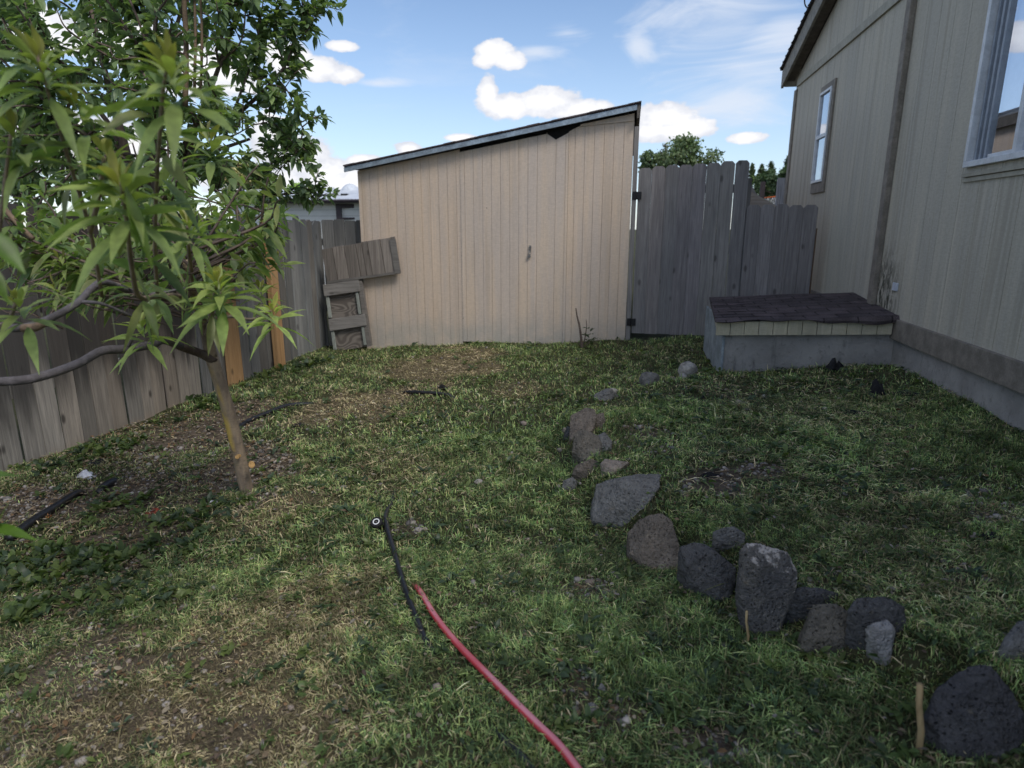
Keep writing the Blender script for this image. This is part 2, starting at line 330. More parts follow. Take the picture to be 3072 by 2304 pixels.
# ------------------------------------------------------------------ leaf / blade geometry (numpy)
def nrm(a): return a/np.maximum(np.linalg.norm(a, axis=1, keepdims=True), 1e-9)
def leaves(P, A, W, L, Wd, C, droop=.25, fold=.25, seg=3, prof=None):
    """P base points, A axis dirs, W approx. upward normals, L lengths, Wd half widths, C colours (n,3)"""
    n_ = len(P); A = nrm(A); S = nrm(np.cross(A, W)); U = np.cross(S, A)
    prof = prof or {2: [.85, .9], 3: [.8, 1., .65], 4: [.62, 1., .92, .55], 5: [.55, .93, 1., .74, .34]}[seg]
    rows = []; cols = []
    L_ = L[:, None]; Wd_ = Wd[:, None]; side = (rng.normal(size=(n_, 1))*.10); wob = rng.normal(size=(n_, 1))*.35; dr = droop if hasattr(droop, '__len__') else np.full(n_, droop); dr = dr[:, None]
    rows.append(P); cols.append(C*.8)
    for i in range(seg):
        t = (i+1)/(seg+1); c = P + A*L_*t + S*L_*side*t*t - np.array([0, 0, 1.])*L_*dr*t*t
        w = Wd_*prof[i]
        rows += [c - S*w + U*w*(fold+wob*t), c, c + S*w + U*w*(fold-wob*t)]; cols += [C*1.04, C*.86+.01, C*.97]
    rows.append(P + A*L_ + S*L_*side - np.array([0, 0, 1.])*L_*dr); cols.append(C*1.02)
    V = np.stack(rows, 1); Cc = np.stack(cols, 1); m = V.shape[1]; b = (np.arange(n_)*m)[:, None]
    q = []; t3 = [b+np.array([[0, 2, 1]]), b+np.array([[0, 3, 2]])]
    for i in range(seg-1):
        a = 1+3*i; q += [b+np.array([[a, a+1, a+4, a+3]]), b+np.array([[a+1, a+2, a+5, a+4]])]
    a = 1+3*(seg-1); t3 += [b+np.array([[a, a+1, m-1]]), b+np.array([[a+1, a+2, m-1]])]
    return V.reshape(-1, 3), [np.concatenate(t3)]+([np.concatenate(q)] if q else []), Cc.reshape(-1, 3)
class LeafBag:
    def __init__(s): s.V = []; s.T = []; s.Q = []; s.C = []; s.n = 0
    def add(s, V, polys, C):
        s.V.append(V); s.C.append(C)
        for p in polys: (s.T if p.shape[1] == 3 else s.Q).append(p+s.n)
        s.n += len(V)
    def build(s, name, mat, parent=None, origin=None):
        polys = [np.concatenate(s.T)] + ([np.concatenate(s.Q)] if s.Q else [])
        return fast_mesh(name, np.concatenate(s.V), polys, np.concatenate(s.C), mat, parent, True, origin)
def curve(pts, n=6):
    """Catmull-Rom through points"""
    P = [Vector(p) for p in pts]; P = [P[0]*2-P[1]] + P + [P[-1]*2-P[-2]]; out = []
    for i in range(1, len(P)-2):
        for k_ in range(n):
            t = k_/n; a, b, c, d = P[i-1], P[i], P[i+1], P[i+2]
            out.append(.5*((2*b)+(c-a)*t+(2*a-5*b+4*c-d)*t*t+(3*b-a-3*c+d)*t**3))
    out.append(P[-2]); return out
def taper(n, a, b): return [a+(b-a)*i/max(1, n-1) for i in range(n)]
# ================================================================== GROUND
def vnoise(x, y, s, seed=0):
    x = np.asarray(x)*s; y = np.asarray(y)*s; xi = np.floor(x).astype(int); yi = np.floor(y).astype(int); fx = x-xi; fy = y-yi
    fx = fx*fx*(3-2*fx); fy = fy*fy*(3-2*fy)
    def hsh(a, b):
        v = (a*374761393 + b*668265263 + seed*974711) & 0x7fffffff; v = ((v ^ (v >> 13))*1274126177) & 0x7fffffff
        return ((v ^ (v >> 16)) & 0xffff)/65535.
    return (hsh(xi, yi)*(1-fx)+hsh(xi+1, yi)*fx)*(1-fy)+(hsh(xi, yi+1)*(1-fx)+hsh(xi+1, yi+1)*fx)*fy
def fbm(x, y, s, seed=0, o=4): return sum(vnoise(x, y, s*2**i, seed+i*7)*.5**(i+1) for i in range(o))/(1-.5**o)
PATCH = []
def patch(typ, cx, cy, rx, ry, st=1.):
    c = gnd(cx, cy); a = gnd(cx+rx, cy); b = gnd(cx, cy-ry); d = gnd(cx, min(cy+ry, 1900))
    PATCH.append((typ, c.x, (b.y+d.y)/2, abs(a.x-c.x), abs(b.y-d.y)/2, st))
for a in [('dry',950,795,130,38),('dry',1040,800,60,20),('dry',780,880,110,40,.9),('dry',700,905,90,25,.7),('dry',1120,850,70,30,.5),('dry',560,1400,330,170,.62),('dry',420,1580,330,140,.7),
          ('dry',700,1290,170,70,.5),('dry',850,1020,120,50,.35),('dry',640,1560,200,120,.6),('dry',560,1130,160,60,.55),
          ('bare',250,1085,260,55),('bare',500,1020,130,70),('bare',180,1230,160,60,.8),('bare',60,1330,130,80,.8),('bare',150,1480,200,150,.75),('bare',320,1590,330,100,.5),('bare',60,1600,160,120,.7),('bare',430,1440,150,60,.4),('dry',300,1560,330,120,.8),('bare',480,920,90,60,.8),('bare',330,960,150,50,.7),('bare',330,1150,130,50,.8),
          ('gravel',70,1085,110,45),('gravel',575,1010,70,45),('gravel',370,1000,150,35,.5),('gravel',1400,935,60,20,.7),('gravel',1545,1050,85,34,1.),('gravel',1655,1022,62,22,1.),('gravel',1420,975,40,16,.7),('gravel',1530,1610,130,60,.95),('gravel',2140,1085,90,50,.6),('gravel',2080,1240,60,40,.5),('gravel',1270,1275,75,36,.75),('gravel',1250,1500,60,60,.6),('gravel',1330,1560,70,50,.7),('gravel',870,1140,50,25,.6),('gravel',545,1085,40,25,.8),('gravel',1300,1500,80,60,.35),('gravel',1790,1250,60,30,.5),('gravel',1340,955,80,22,.5),
          ('weed',560,815,110,22),('weed',430,880,80,26),('weed',680,790,60,14),('weed',220,975,70,30,.8),('weed',120,1010,60,22,.7),('weed',120,1240,170,60,1),('weed',60,1330,90,40,.9),('weed',300,1290,160,60,.5),('weed',430,1120,110,40,.7),('weed',350,1180,120,40,.6),('weed',260,1105,70,30,.7),
          ('lush',1080,950,200,60,.5),('lush',1500,1480,280,150,.7),('lush',1250,1400,160,120,.5),('lush',1150,1060,170,70,.4),('lush',1480,900,150,40,.6),
          ('clip',1750,900,360,90),('clip',1800,1050,420,110),('clip',1950,1300,330,160,.9),('clip',1430,770,120,25,.7),('thin',1330,1170,90,60,.6),('thin',1480,1060,90,40,.5),('thin',1900,1400,200,120,.5),('lush',1800,980,140,60,.55)]: patch(*a)
def mask(typ, x, y):
    m = np.zeros_like(x); nz = fbm(x, y, 3.2, 3)-.5; nz2 = fbm(x, y, 11, 9, 3)-.5
    for t, cx, cy, rx, ry, st in PATCH:
        if t != typ: continue
        d = np.sqrt(((x-cx)/rx)**2+((y-cy)/ry)**2)+nz*1.1+nz2*.8
        m = np.maximum(m, st*smooth(1.15, .6, d) if False else np.maximum(m, st*(1-smooth(.55, 1.15, d))))
    return m
nx_, ny_ = 260, 240
def axis(a, b, n_, dense0, dense1, frac):  # more vertices where the yard is
    k1 = int(n_*frac); k0 = (n_-k1)//2; k2 = n_-k1-k0
    lo = dense0-(dense0-a)*(np.linspace(1, 0, k0, endpoint=False)**3); hi = dense1+(b-dense1)*(np.linspace(0, 1, k2+1)[1:]**3)
    return np.concatenate([lo, np.linspace(dense0, dense1, k1), hi])
gx = axis(-400, 400, nx_, -4.2, 4.5, .8); gy = axis(-30, 600, ny_, -.6, 9., .8)
GX, GY = np.meshgrid(gx, gy); GZ = hgt(GX, GY)
V = np.stack([GX, GY, GZ], -1).reshape(-1, 3)
nx_, ny_ = len(gx), len(gy)
ii = (np.arange(ny_-1)[:, None]*nx_+np.arange(nx_-1)[None]).ravel(); Qf = np.stack([ii, ii+1, ii+1+nx_, ii+nx_], 1)
xx, yy = V[:, 0], V[:, 1]
gm = np.stack([np.maximum(mask('bare', xx, yy), mask('gravel', xx, yy)*.9), mask('dry', xx, yy), np.zeros_like(xx)], 1)
n = N('ground_soil'); co = n.coord(); R_, G_, B_ = n.sep(n.attr())
a = n.noise(co, 6, 6, .7); b = n.noise(co, 45, 5, .7); v = n.voro(co, 70); stw = n.noise(n.map(co, (40, 160, 40), rot=(0, 0, .6)), 1., 4, .7, 1.5)
soil = n.mix(n.rng(a, .35, .65), (.085, .066, .05), (.15, .118, .09)); soil = n.mix(n.rng(b, .45, .7, 0, .6), soil, (.17, .145, .118)); soil = n.mix(n.rng(stw, .55, .7, 0, .7), soil, (.20, .165, .12))
green = n.mix(n.rng(a, .35, .65), (.05, .055, .026), (.08, .08, .042)); green = n.mix(n.rng(b, .5, .7, 0, .5), green, (.11, .095, .06))
dry = n.mix(n.rng(stw, .4, .62), (.085, .068, .042), (.22, .18, .11))
c = n.mix(n.rng(R_, .1, .75), n.mix(n.rng(G_, .15, .8), green, dry), soil)
M['ground'] = n.bsdf(c, .95, n.bump(n.math('ADD', b, stw), .8, .02), 0, .1)
g_ = fast_mesh('ground', V, [Qf], gm, M['ground'], None, True); tag(g_, kind='structure')
# ================================================================== HOUSE (right)
OH = (2.06, 0, 0)
house = empty('house', OH, -AZ, label='beige plywood-sided house with taupe trim filling the right side', cat='house')
HF = FR['house']
def groove_sheet(mb, spans, pitch, axis_fn, gw=.0055, gd=.005, holes=()):
    """vertical grooved sheet: spans=(s0,s1,zb(s),zt(s)); axis_fn(s, out, z) -> point; holes (s0,s1,z0,z1)"""
    s0, s1, zb, zt = spans; cuts = []; s = s0
    prof = [(s0, 0)]; k_ = math.floor(s0/pitch)+1
    while k_*pitch < s1-gw:
        g = k_*pitch+random.uniform(-.002, .002)
        if g-gw/2 > s0+.01: prof += [(g-gw/2, 0), (g-gw/2+.001, gd), (g+gw/2-.001, gd), (g+gw/2, 0)]
        k_ += 1
    prof.append((s1, 0))
    for h_ in holes:
        for e in h_[:2]:
            if s0 < e < s1: prof.append((e, 0))
    prof.sort()
    for (a, da), (b, db) in zip(prof[:-1], prof[1:]):
        if b-a < 1e-6: continue
        segs = [(zb, zt)]
        for h_ in holes:
            if (a+b)/2 > h_[0] and (a+b)/2 < h_[1]:
                segs = [(zb, (lambda s, z=h_[2]: z)), ((lambda s, z=h_[3]: z), zt)]
        for lo, hi in segs: mb.poly([axis_fn(a, da, lo(a)), axis_fn(b, db, lo(b)), axis_fn(b, db, hi(b)), axis_fn(a, da, hi(a))])
rake = lambda s: 3.165+(8.95-s)*.306 if s > 5.36 else max(3.375, 3.165+(8.95-5.36)*.306-(5.36-s)*.306)
hax = lambda s, d, z: (d, s, z)
BW = (3.0, 4.17, 1.66, 2.86); SW_ = (7.22, 7.655, 1.79, 2.74)
mb = MB(HF); groove_sheet(mb, (-1.5, 8.95, lambda s: .60, rake), .222, hax, holes=(BW, SW_))
mb.poly([(0, 8.95, .2), (7, 8.95, .2), (7, 8.95, 3.09), (0, 8.95, 3.09)])      # far side wall
mb.build('wall', M['house'], house)
mb = MB(HF); mb.box(.012, 7, -1.5, 8.93, -.3, .6); mb.build('foundation', M['concrete'], house)
mb = MB(HF)
for a, b in ((-1.5, 5.6), (5.63, 8.9)): mb.box(-.024, .01, a, b, .478, .632)
mb.build('skirt_board', M['trim'], house, bevel=.004)
mb = MB(HF)
zt = rake(5.36)-.06; mb.box(-.045, -.001, 5.325, 5.415, .62, zt); mb.build('marriage_line_batten', M['trim'], house, bevel=.006)
mb = MB(HF); mb.box(-.02, .02, 8.86, 8.972, .3, 3.02); mb.build('corner_trim', M['trim'], house, bevel=.004)
mb = MB(HF)
for a, b in ((-1.5, 5.32), (5.42, 8.86)): mb.box(-.022, -.001, a, b, 3.045, 3.125)
mb.build('band_board', M['band'], house, bevel=.003)
# roof: two slopes with an overhanging rake
ov = .15
def roofline(s, dz=0): return (3.10+(9.13-s)*.306 if s > 5.36 else max(3.4, 3.10+(9.13-5.36)*.306-(5.36-s)*.306))+dz
for nm, mt, z0, z1, x0, x1 in (('roof', 'shingle2', .215, .245, -ov-.03, 7.2), ('rake_board', 'fascia', .0, .213, -ov-.0, -ov+.03), ('soffit', 'soffit', .055, .07, -ov+.032, .002)):
    mb = MB(HF); pts = [9.16 if nm != 'soffit' else 9.1, 5.36, 2.57, -1.5]
    for a, b in zip(pts[:-1], pts[1:]):
        A = [(x0, a, roofline(a, z0)), (x1, a, roofline(a, z0)), (x1, b, roofline(b, z0)), (x0, b, roofline(b, z0))]; B = [(x0, a, roofline(a, z1)), (x1, a, roofline(a, z1)), (x1, b, roofline(b, z1)), (x0, b, roofline(b, z1))]
        i0 = len(mb.v)
        for p in A+B: mb.vert(p)
        for f in ((3,2,1,0),(4,5,6,7),(0,1,5,4),(1,2,6,5),(2,3,7,6),(3,0,4,7)): mb.f.append([i0+i for i in f])
    r_ = mb.build(nm, M[mt], house)
mb = MB(HF); mb.box(-ov+.035, 7.1, 9.1, 9.13, 3.1, 3.3); mb.build('eave_fascia', M['fascia'], house)
# shingle butts standing out along the rake edge
mb = MB(HF)
for i in range(28):
    s = 9.17-i*.135; z = roofline(s); mb.box(-ov-.036, -ov+.2, s-.1345, s, z+.245, z+.2535+random.uniform(0, .003))
mb.build('shingle_edge', M['shingle2'], bpy.data.objects['roof'])
# windows
def window(name, s0, s1, z0, z1, fw, proud, parts, M_=HF):
    mb = MB(M_); p = proud
    mb.box(-p, .05, s0, s1, z0, z0+fw); mb.box(-p, .05, s0, s1, z1-fw, z1); mb.box(-p, .05, s0, s0+fw, z0+fw, z1-fw); mb.box(-p, .05, s1-fw, s1, z0+fw, z1-fw)
    w = mb.build('window', M['vinyl'], house, bevel=.003)
    return w
w = window('window', BW[0], BW[1], BW[2], BW[3], .035, .03, 0)
w['label'] = 'large white-framed window close to the camera'
mb = MB(HF)
for a in (3.99, 4.045, 4.10): mb.box(.004, .04, a, a+.022, BW[2]+.036, BW[3]-.036)
mb.build('sash_track', M['track'], w)
mb = MB(HF); mb.box(-.012, .03, 3.655, 3.69, BW[2]+.036, BW[3]-.036); mb.box(.006, .03, 3.69, 3.97, BW[2]+.036, BW[2]+.06); mb.build('sash', M['vinyl'], w, bevel=.002)
mb = MB(HF); mb.poly([(.02, 3.03, BW[2]+.03), (.02, 3.96, BW[2]+.03), (.02, 3.96, BW[3]-.03), (.02, 3.03, BW[3]-.03)]); mb.build('glass', M['glass'], w)
mb = MB(HF); mb.box(.055, .065, 2.98, 4.18, 1.925, 2.9); mb.build('blind', M['blind'], w)
mb = MB(HF); mb.box(.12, .13, 2.98, 4.3, 1.5, 2.9); mb.box(.066, .12, 4.172, 4.2, 1.6, 2.9); mb.build('curtain', M['curtain'], w)
mb = MB(HF); mb.box(-.02, .0, 2.9, 4.185, 1.605, 1.628); mb.box(-.012, .0, 2.9, 4.18, 1.575, 1.598, c=(.3, .3, .3)); mb.build('sill_flashing', M['band'], w)
w2 = window('window', SW_[0]+.02, SW_[1], SW_[2], SW_[3], .028, .032, 0); w2['label'] = 'narrow tall white window with taupe trim near the far corner'
mb = MB(HF); mb.box(-.03, .0, SW_[0]+.05, SW_[1]-.03, 2.255, 2.29); mb.box(-.024, .0, SW_[0]+.05, SW_[0]+.072, 1.82, 2.255); mb.box(-.024, .0, SW_[1]-.052, SW_[1]-.03, 1.82, 2.255); mb.build('sash', M['vinyl'], w2)
mb = MB(HF); mb.poly([(-.012, SW_[0]+.03, SW_[2]+.02), (-.012, SW_[1]-.02, SW_[2]+.02), (-.012, SW_[1]-.02, SW_[3]-.02), (-.012, SW_[0]+.03, SW_[3]-.02)]); mb.build('glass', M['glass'], w2)
mb = MB(HF); mb.box(.06, .07, SW_[0]-.1, SW_[1]+.1, 1.7, 2.8); mb.build('blind', M['indoor'], w2)  # dark sheet painted as the dim room behind the pane, not a blind
mb = MB(HF); mb.box(-.02, -.001, SW_[0]-.055, SW_[0]+.018, SW_[2]-.11, SW_[3]+.06); mb.box(-.02, -.001, SW_[0]+.02, SW_[1]+.01, SW_[3]+.003, SW_[3]+.06); mb.box(-.02, -.001, SW_[0]+.02, SW_[1]+.01, SW_[2]-.11, SW_[2]-.003)
mb.build('window_trim', M['trim'], w2, bevel=.003)
mb = MB(HF); mb.box(-.012, .0, 4.93, 5.02, .835, .895); tag(mb.build('cover_plate', M['plate'], house, bevel=.003), 'small pale blue cover plate')
# cable loop and dish on the roof edge
cb = MB(HF); cz = roofline(7.9)+.27
cb.tube(curve([(-ov+.02, 8.05, cz-.06), (-ov-.02, 8.15, cz+.03), (-ov-.04, 8.1, cz+.12), (-ov-.02, 7.95, cz+.16), (-ov+.02, 7.85, cz+.1)]), .008, 6)
o = tag(cb.build('cable', M['rubber'], None, True), 'black cable loop sticking out above the roof edge of the house', 'cable')
dish = empty('satellite_dish', HF @ Vector((-.05, 7.05, roofline(7.05)+.25)), -AZ, label='dark dish on the house roof, cut off by the top edge of the photo', cat='satellite dish')
mb = MB(FR['satellite_dish']); m_ = 18
for i in range(5):
    for j in range(m_):
        r0, r1 = .3*i/5, .3*(i+1)/5; t0, t1 = 2*math.pi*j/m_, 2*math.pi*(j+1)/m_
        q = lambda r, t: (-.16+ .9*r*r, r*math.cos(t), .52+r*math.sin(t)*1.05)
        mb.poly([q(r0, t0), q(r1, t0), q(r1, t1), q(r0, t1)])
mb.build('reflector', M['rubber'], dish, True)
mb = MB(FR['satellite_dish']); mb.tube([(.15, 0, -.02), (.1, 0, .3), (-.12, 0, .52)], .02, 8); mb.tube([(-.13, 0, .26), (.2, 0, .36)], .01, 6); mb.build('mast', M['galv'], dish, True)
# ================================================================== SHINGLED WELL COVER against the house
pc = empty('shingled_platform', HF @ Vector((-.65, 5.5, .2)), -AZ, label='low platform with dark shingled top and pale plank edge against the house', cat='platform')
Ml = HF
mb = MB(HF)
top = [(-1.33, 4.84, .585), (.0, 4.84, .655), (.0, 5.9, .735), (-1.22, 6.22, .635)]
n1, n2 = 14, 10
def tp(i, j, dz=0):
    a = Vector(top[0]).lerp(Vector(top[1]), i); b = Vector(top[3]).lerp(Vector(top[2]), i); p = a.lerp(b, j); return (p.x, p.y, p.z+dz+.003*math.sin(9*i+3*j))
for i in range(n1):
    for j in range(n2):
        lap = .0035
        mb.poly([tp(i/n1, j/n2, lap), tp((i+1)/n1, j/n2, lap), tp((i+1)/n1, (j+1)/n2), tp(i/n1, (j+1)/n2)])
        mb.poly([tp(i/n1, j/n2, -.006), tp((i+1)/n1, j/n2, -.006), tp((i+1)/n1, j/n2, lap), tp(i/n1, j/n2, lap)])
for j in range(n2): mb.poly([tp(0, (j+1)/n2, -.02), tp(0, j/n2, -.02), tp(0, j/n2, .006), tp(0, (j+1)/n2, .006)])
# drooping front lip of the shingles, curling more towards the house
for i in range(24):
    f0, f1 = i/24, (i+1)/24
    def lip(f, k_):
        a = tp(f, 0, .004); d = .010+.045*smooth(.45, .8, f)+.010*math.sin(f*23)
        return a if k_ == 0 else (a[0], a[1]-.028-.012*math.sin(f*17), a[2]-float(d)*.55) if k_ == 1 else (a[0], a[1]-.022-.012*math.sin(f*17), a[2]-float(d))
    for k_ in (0, 1): mb.poly([lip(f0, k_+1), lip(f1, k_+1), lip(f1, k_), lip(f0, k_)])
mb.build('shingle_top', M['shingle'], pc)
mb = MB(HF)
xs = np.linspace(-1.318, -.03, 13)
for a, b in zip(xs[:-1], xs[1:]):
    za, zb = .470+.034*(a+1.32), .572+.05*(a+1.32); zb2 = .572+.05*(b+1.32); za2 = .470+.034*(b+1.32); t_ = random.uniform(.9, 1.06); c_ = (t_, t_, t_) if a > -1.25 else (1.1, .92, .76)
    i0 = len(mb.v)
    for y in (4.85, 4.866):
        for p in ((a+.0025, y, za), (b-.0025, y, za2), (b-.0025, y, zb2), (a+.0025, y, zb)): mb.vert(p, c_)
    for f in ((0,1,2,3),(7,6,5,4),(1,5,6,2),(0,3,7,4),(0,4,5,1)): mb.f.append([i0+i for i in f])
mb.build('front_plank', M['cream'], pc)
mb = MB(HF)
i0 = len(mb.v)
for x in (-1.30, -1.285):
    for p in ((x, 4.868, .475), (x+.1, 6.2, .52), (x+.1, 6.2, .618), (x, 4.868, .565)): mb.vert(p)
for f in ((3,2,1,0),(4,5,6,7),(0,1,5,4),(2,3,7,6),(1,2,6,5),(3,0,4,7)): mb.f.append([i0+i for i in f])
mb.build('side_plank', M['band'], pc)
mb = MB(HF); mb.box(-1.235, .011, 4.9, 6.12, -.1, .55); mb.build('base', M['concrete'], pc)
mb = MB(HF); mb.box(-1.258, -1.2365, 4.89, 6.1, .05, .56); mb.build('side_panel', M['bluepaint'], pc, bevel=.004)
# ================================================================== SHED
OS = (1.275, 7.05, 0)
shed = empty('shed', OS, -AZ, label='tan plywood garden shed with a single sloping roof', cat='shed'); SF = FR['shed']
stop = lambda s: 1.935+(s+3.092)*.1725
sax = lambda s, d, z: (s, d, z)
mb = MB(SF); groove_sheet(mb, (-3.09, -1.882, lambda s: -.25, lambda s: stop(s)), .1016, sax)
mb.poly([(-3.09, 0, -.25), (-3.09, 0, stop(-3.09)), (-3.09, 4.6, 1.9), (-3.09, 4.6, -.25)]); mb.build('wall', M['shed'], shed)
wedge = lambda s: 2.185+(s+.905)*.50 if -.912 < s < -.55 else stop(s)-.012
mb = MB(SF); groove_sheet(mb, (-.679, -.002, lambda s: -.1, lambda s: min(wedge(s), stop(s)-.004)), .1016, sax)
mb.poly([(0, 0, -.1), (0, 4.6, -.1), (0, 4.6, 2.4), (0, 0, stop(0)-.005)])
mb.poly([(-.56, -.012, 2.345), (-.004, -.012, 2.385), (-.004, -.012, 2.458), (-.56, -.012, 2.365)])  # header strip
mb.poly([(-.56, -.012, 2.345), (-.56, .0, 2.345), (-.004, .0, 2.385), (-.004, -.012, 2.385)]); mb.build('wall', M['shed'], shed)
dz0 = .005
mb = MB(SF); groove_sheet(mb, (-1.879, -.915, lambda s: dz0, lambda s: stop(s)-.03), .1016, lambda s, d, z: (s, d-.007, z)); groove_sheet(mb, (-.9151, -.681, lambda s: dz0, lambda s: min(wedge(s)-.01, stop(s)-.03)), .1016, lambda s, d, z: (s, d-.006, z))
mb.poly([(-1.879, -.007, dz0), (-1.879, .02, dz0), (-1.879, .02, 2.1), (-1.879, -.007, 2.1)]); mb.poly([(-.915, -.016, 2.18), (-.915, .02, 2.18), (-.915, .02, 2.3), (-.915, -.016, 2.3)])
mb.poly([(-.681, -.006, dz0), (-.681, -.006, 2.2), (-.681, .02, 2.2), (-.681, .02, dz0)]); door = mb.build('door', M['door'], shed)
mb = MB(SF); mb.poly([(-1.9, .024, -.2), (-.55, .024, -.2), (-.55, .024, stop(-.55)), (-1.9, .024, stop(-1.9))]); mb.poly([(-.93, .012, 2.1), (-.5, .012, 2.1), (-.5, .012, stop(-.5)), (-.93, .012, stop(-.93))]); mb.build('door_gap', M['dark'], shed)
mb = MB(SF); hx = -1.087
mb.box(hx-.012, hx+.012, -.024, -.017, 1.085, 1.115); mb.box(hx-.008, hx+.010, -.026, -.018, 1.035, 1.083); mb.tube([(hx-.01, -.028, 1.05), (hx-.01, -.045, 1.02), (hx+.006, -.045, 1.0), (hx+.012, -.028, 1.03)], .004, 6); mb.box(hx-.02, hx+.008, -.03, -.017, .985, 1.02)
mb.build('hasp', M['galv'], door, bevel=.002)
mb = MB(SF)
def rz(s): return 1.94+(s+3.21)*.1735
i0 = 0
def slab(mb, s0, s1, y0, y1, za, zb):
    i0 = len(mb.v)
    for z in (za, zb):
        for (s, y) in ((s0, y0), (s1, y0), (s1, y1), (s0, y1)): mb.vert((s, y, rz(s)+z))
    for f in ((3,2,1,0),(4,5,6,7),(0,1,5,4),(1,2,6,5),(2,3,7,6),(3,0,4,7)): mb.f.append([i0+i for i in f])
slab(mb, -3.21, .045, -.085, 4.7, .028, .04)
for i in range(25):   # stepped shingle courses
    s = -3.215+i*.131
    slab(mb, s, s+.132, -.095-random.uniform(0, .008), 4.7, .040, .050+random.uniform(0, .006))
roof_ = mb.build('roof', M['shingle'], shed)
mb = MB(SF); slab(mb, -3.212, .02, -.088, -.07, -.022, .027); mb.build('drip_edge', M['drip'], roof_)
mb = MB(SF); slab(mb, -3.2, .0, -.06, -.003, .005, .027); mb.build('soffit', M['soffit'], roof_)
mb = MB(SF); i0 = len(mb.v); mb.box(.022, .05, -.08, 4.7, 2.40, 2.53); mb.build('side_fascia', M['soffit'], roof_)
mb = MB(SF); mb.box(.004, .052, -.01, .04, .0, 2.33); mb.build('gate_post', M['gatewood'], shed)
# ================================================================== GATE and low fence beside the house
def board_poly(w, h0, h1, ear=.03): return [(0, h0), (w, h0), (w, h1-ear), (w-ear, h1), (ear, h1), (0, h1-ear)]
gate = empty('gate', SF @ Vector((.6, 0, .15)), -AZ, label='tall grey dog-eared plank gate hung on the shed corner', cat='gate')
mb = MB(SF); s = .068; tops = [1.93, 1.945, 1.955, 1.955, 1.965, 1.97, 1.985, 1.99]
for i in range(8):
    w_ = .1365+random.uniform(-.002, .003); t = random.uniform(.82, 1.12); L_ = random.uniform(-.0012, .0012)
    mb.prism(board_poly(w_-.0006, .155+random.uniform(-.004, .004), tops[i]-.012, .028), .016, Matrix.Translation((s, random.uniform(-.004, .004), 0)) @ Matrix.Rotation(L_, 4, 'Y'), (t, t*random.uniform(.97, 1.02), t*random.uniform(.98, 1.05)))
    s += w_ + (.003 if i in (5, 6) else 0)
mb.build('board_panel', M['gatewood'], gate, bevel=.002)
for z in (.42, 1.05, 1.66):
    mb = MB(SF); mb.box(.08, 1.15, .022, .06, z, z+.085); mb.build('cross_rail', M['fencewood2'], gate)
for z in (1.638, .284):
    mb = MB(SF)
    mb.box(.01, .046, -.016, -.011, z-.042, z+.042); mb.box(.052, .105, -.016, -.009, z-.04, z+.04); mb.tube([(.049, -.016, z-.045), (.049, -.016, z+.045)], .007, 8)
    for x in (.02, .036, .068, .092):
        for q in (-.026, .026): mb.tube([(x, -.016, z+q), (x, -.02, z+q)], .004, 6)
    mb.build('hinge', M['black'], gate, bevel=.002)
lf = empty('low_fence', SF @ Vector((1.55, 0, .15)), -AZ, label='short grey dog-eared plank fence between the tall gate and the house', cat='fence')
mb = MB(SF); s = 1.19
for i in range(5):
    w_ = .138+random.uniform(-.003, .003); t = random.uniform(.8, 1.1)
    mb.prism(board_poly(w_-.0008, .13, 1.535+random.uniform(-.008, .01), .03), .016, Matrix.Translation((s, random.uniform(-.004, .004), 0)), (t, t, t*1.04)); s += w_+.0015
mb.build('board_panel', M['gatewood'], lf, bevel=.002)
mb = MB(SF); mb.box(1.87, 1.905, .02, .11, -.1, 1.3); tag(mb.build('post', M['brownwood'], lf), 'brown corner post against the house')
mb = MB(SF); mb.box(1.17, 1.255, .025, .11, -.1, 1.5); mb.build('post', M['fencewood2'], lf)
for z in (.4, 1.3):
    mb = MB(SF); mb.box(1.26, 1.88, .02, .058, z, z+.08); mb.build('cross_rail', M['fencewood2'], lf)
# things seen over the low fence
def beyond(name, x0, y0, x1, y1, Y, mat, label, cat, th=.02, tilt=0):
    p = at(x0, y0, Y); q = at(x1, y0, Y); w_ = max(.02, abs(q.x-p.x)); mb = MB(frame(((p.x+q.x)/2, Y, 0), -AZ))
    mb.prism([(-w_/2, float(hgt(p.x, Y))-.1), (w_/2, float(hgt(p.x, Y))-.1), (w_/2, p.z-.01), (w_/2-.015, p.z), (-w_/2+.015, p.z), (-w_/2, p.z-.01)], th, Matrix.Rotation(tilt, 4, 'Y'), (random.uniform(.85, 1.1),)*3)
    o = mb.build(name, M[mat]); root_at(o, ((p.x+q.x)/2, Y, float(hgt(p.x, Y)))); return tag(o, label, cat)
beyond('fence_post', 1681, 384, 1704, 620, 9.4, 'paleply', 'pale whitewashed post between the basketball rim and the house corner', 'post', .03)
beyond('fence_post', 1644, 392, 1654, 620, 10.2, 'brownframe', 'dark brown post behind the low fence, left of the basketball rim', 'post', .03)
beyond('fence_board', 1610, 384, 1625, 620, 8.6, 'fencewood2', 'upright grey board just right of the tall gate', 'board')
mb = MB(); a = at(1598, 416, 8.9); b = at(1682, 462, 8.9)
d_ = (b-a); L_ = d_.length; ang = math.atan2(d_.z, d_.x)
mb.box(0, L_+.3, -.02, .02, -.075, .075, (1.1, 1.05, 1), Matrix.Translation(a) @ Matrix.Rotation(-ang, 4, 'Y'))
o = mb.build('leaning_plank', m_wood('leaning_plank_wood', (.46, .43, .40), (.30, .28, .26), 1., 'x', None, .4)); root_at(o, a); tag(o, 'wide grey plank leaning diagonally behind the low fence', 'plank')
mb = MB(); a = at(1612, 400, 9.3); b = at(1640, 452, 9.3); d_ = b-a; ang = math.atan2(d_.z, d_.x)
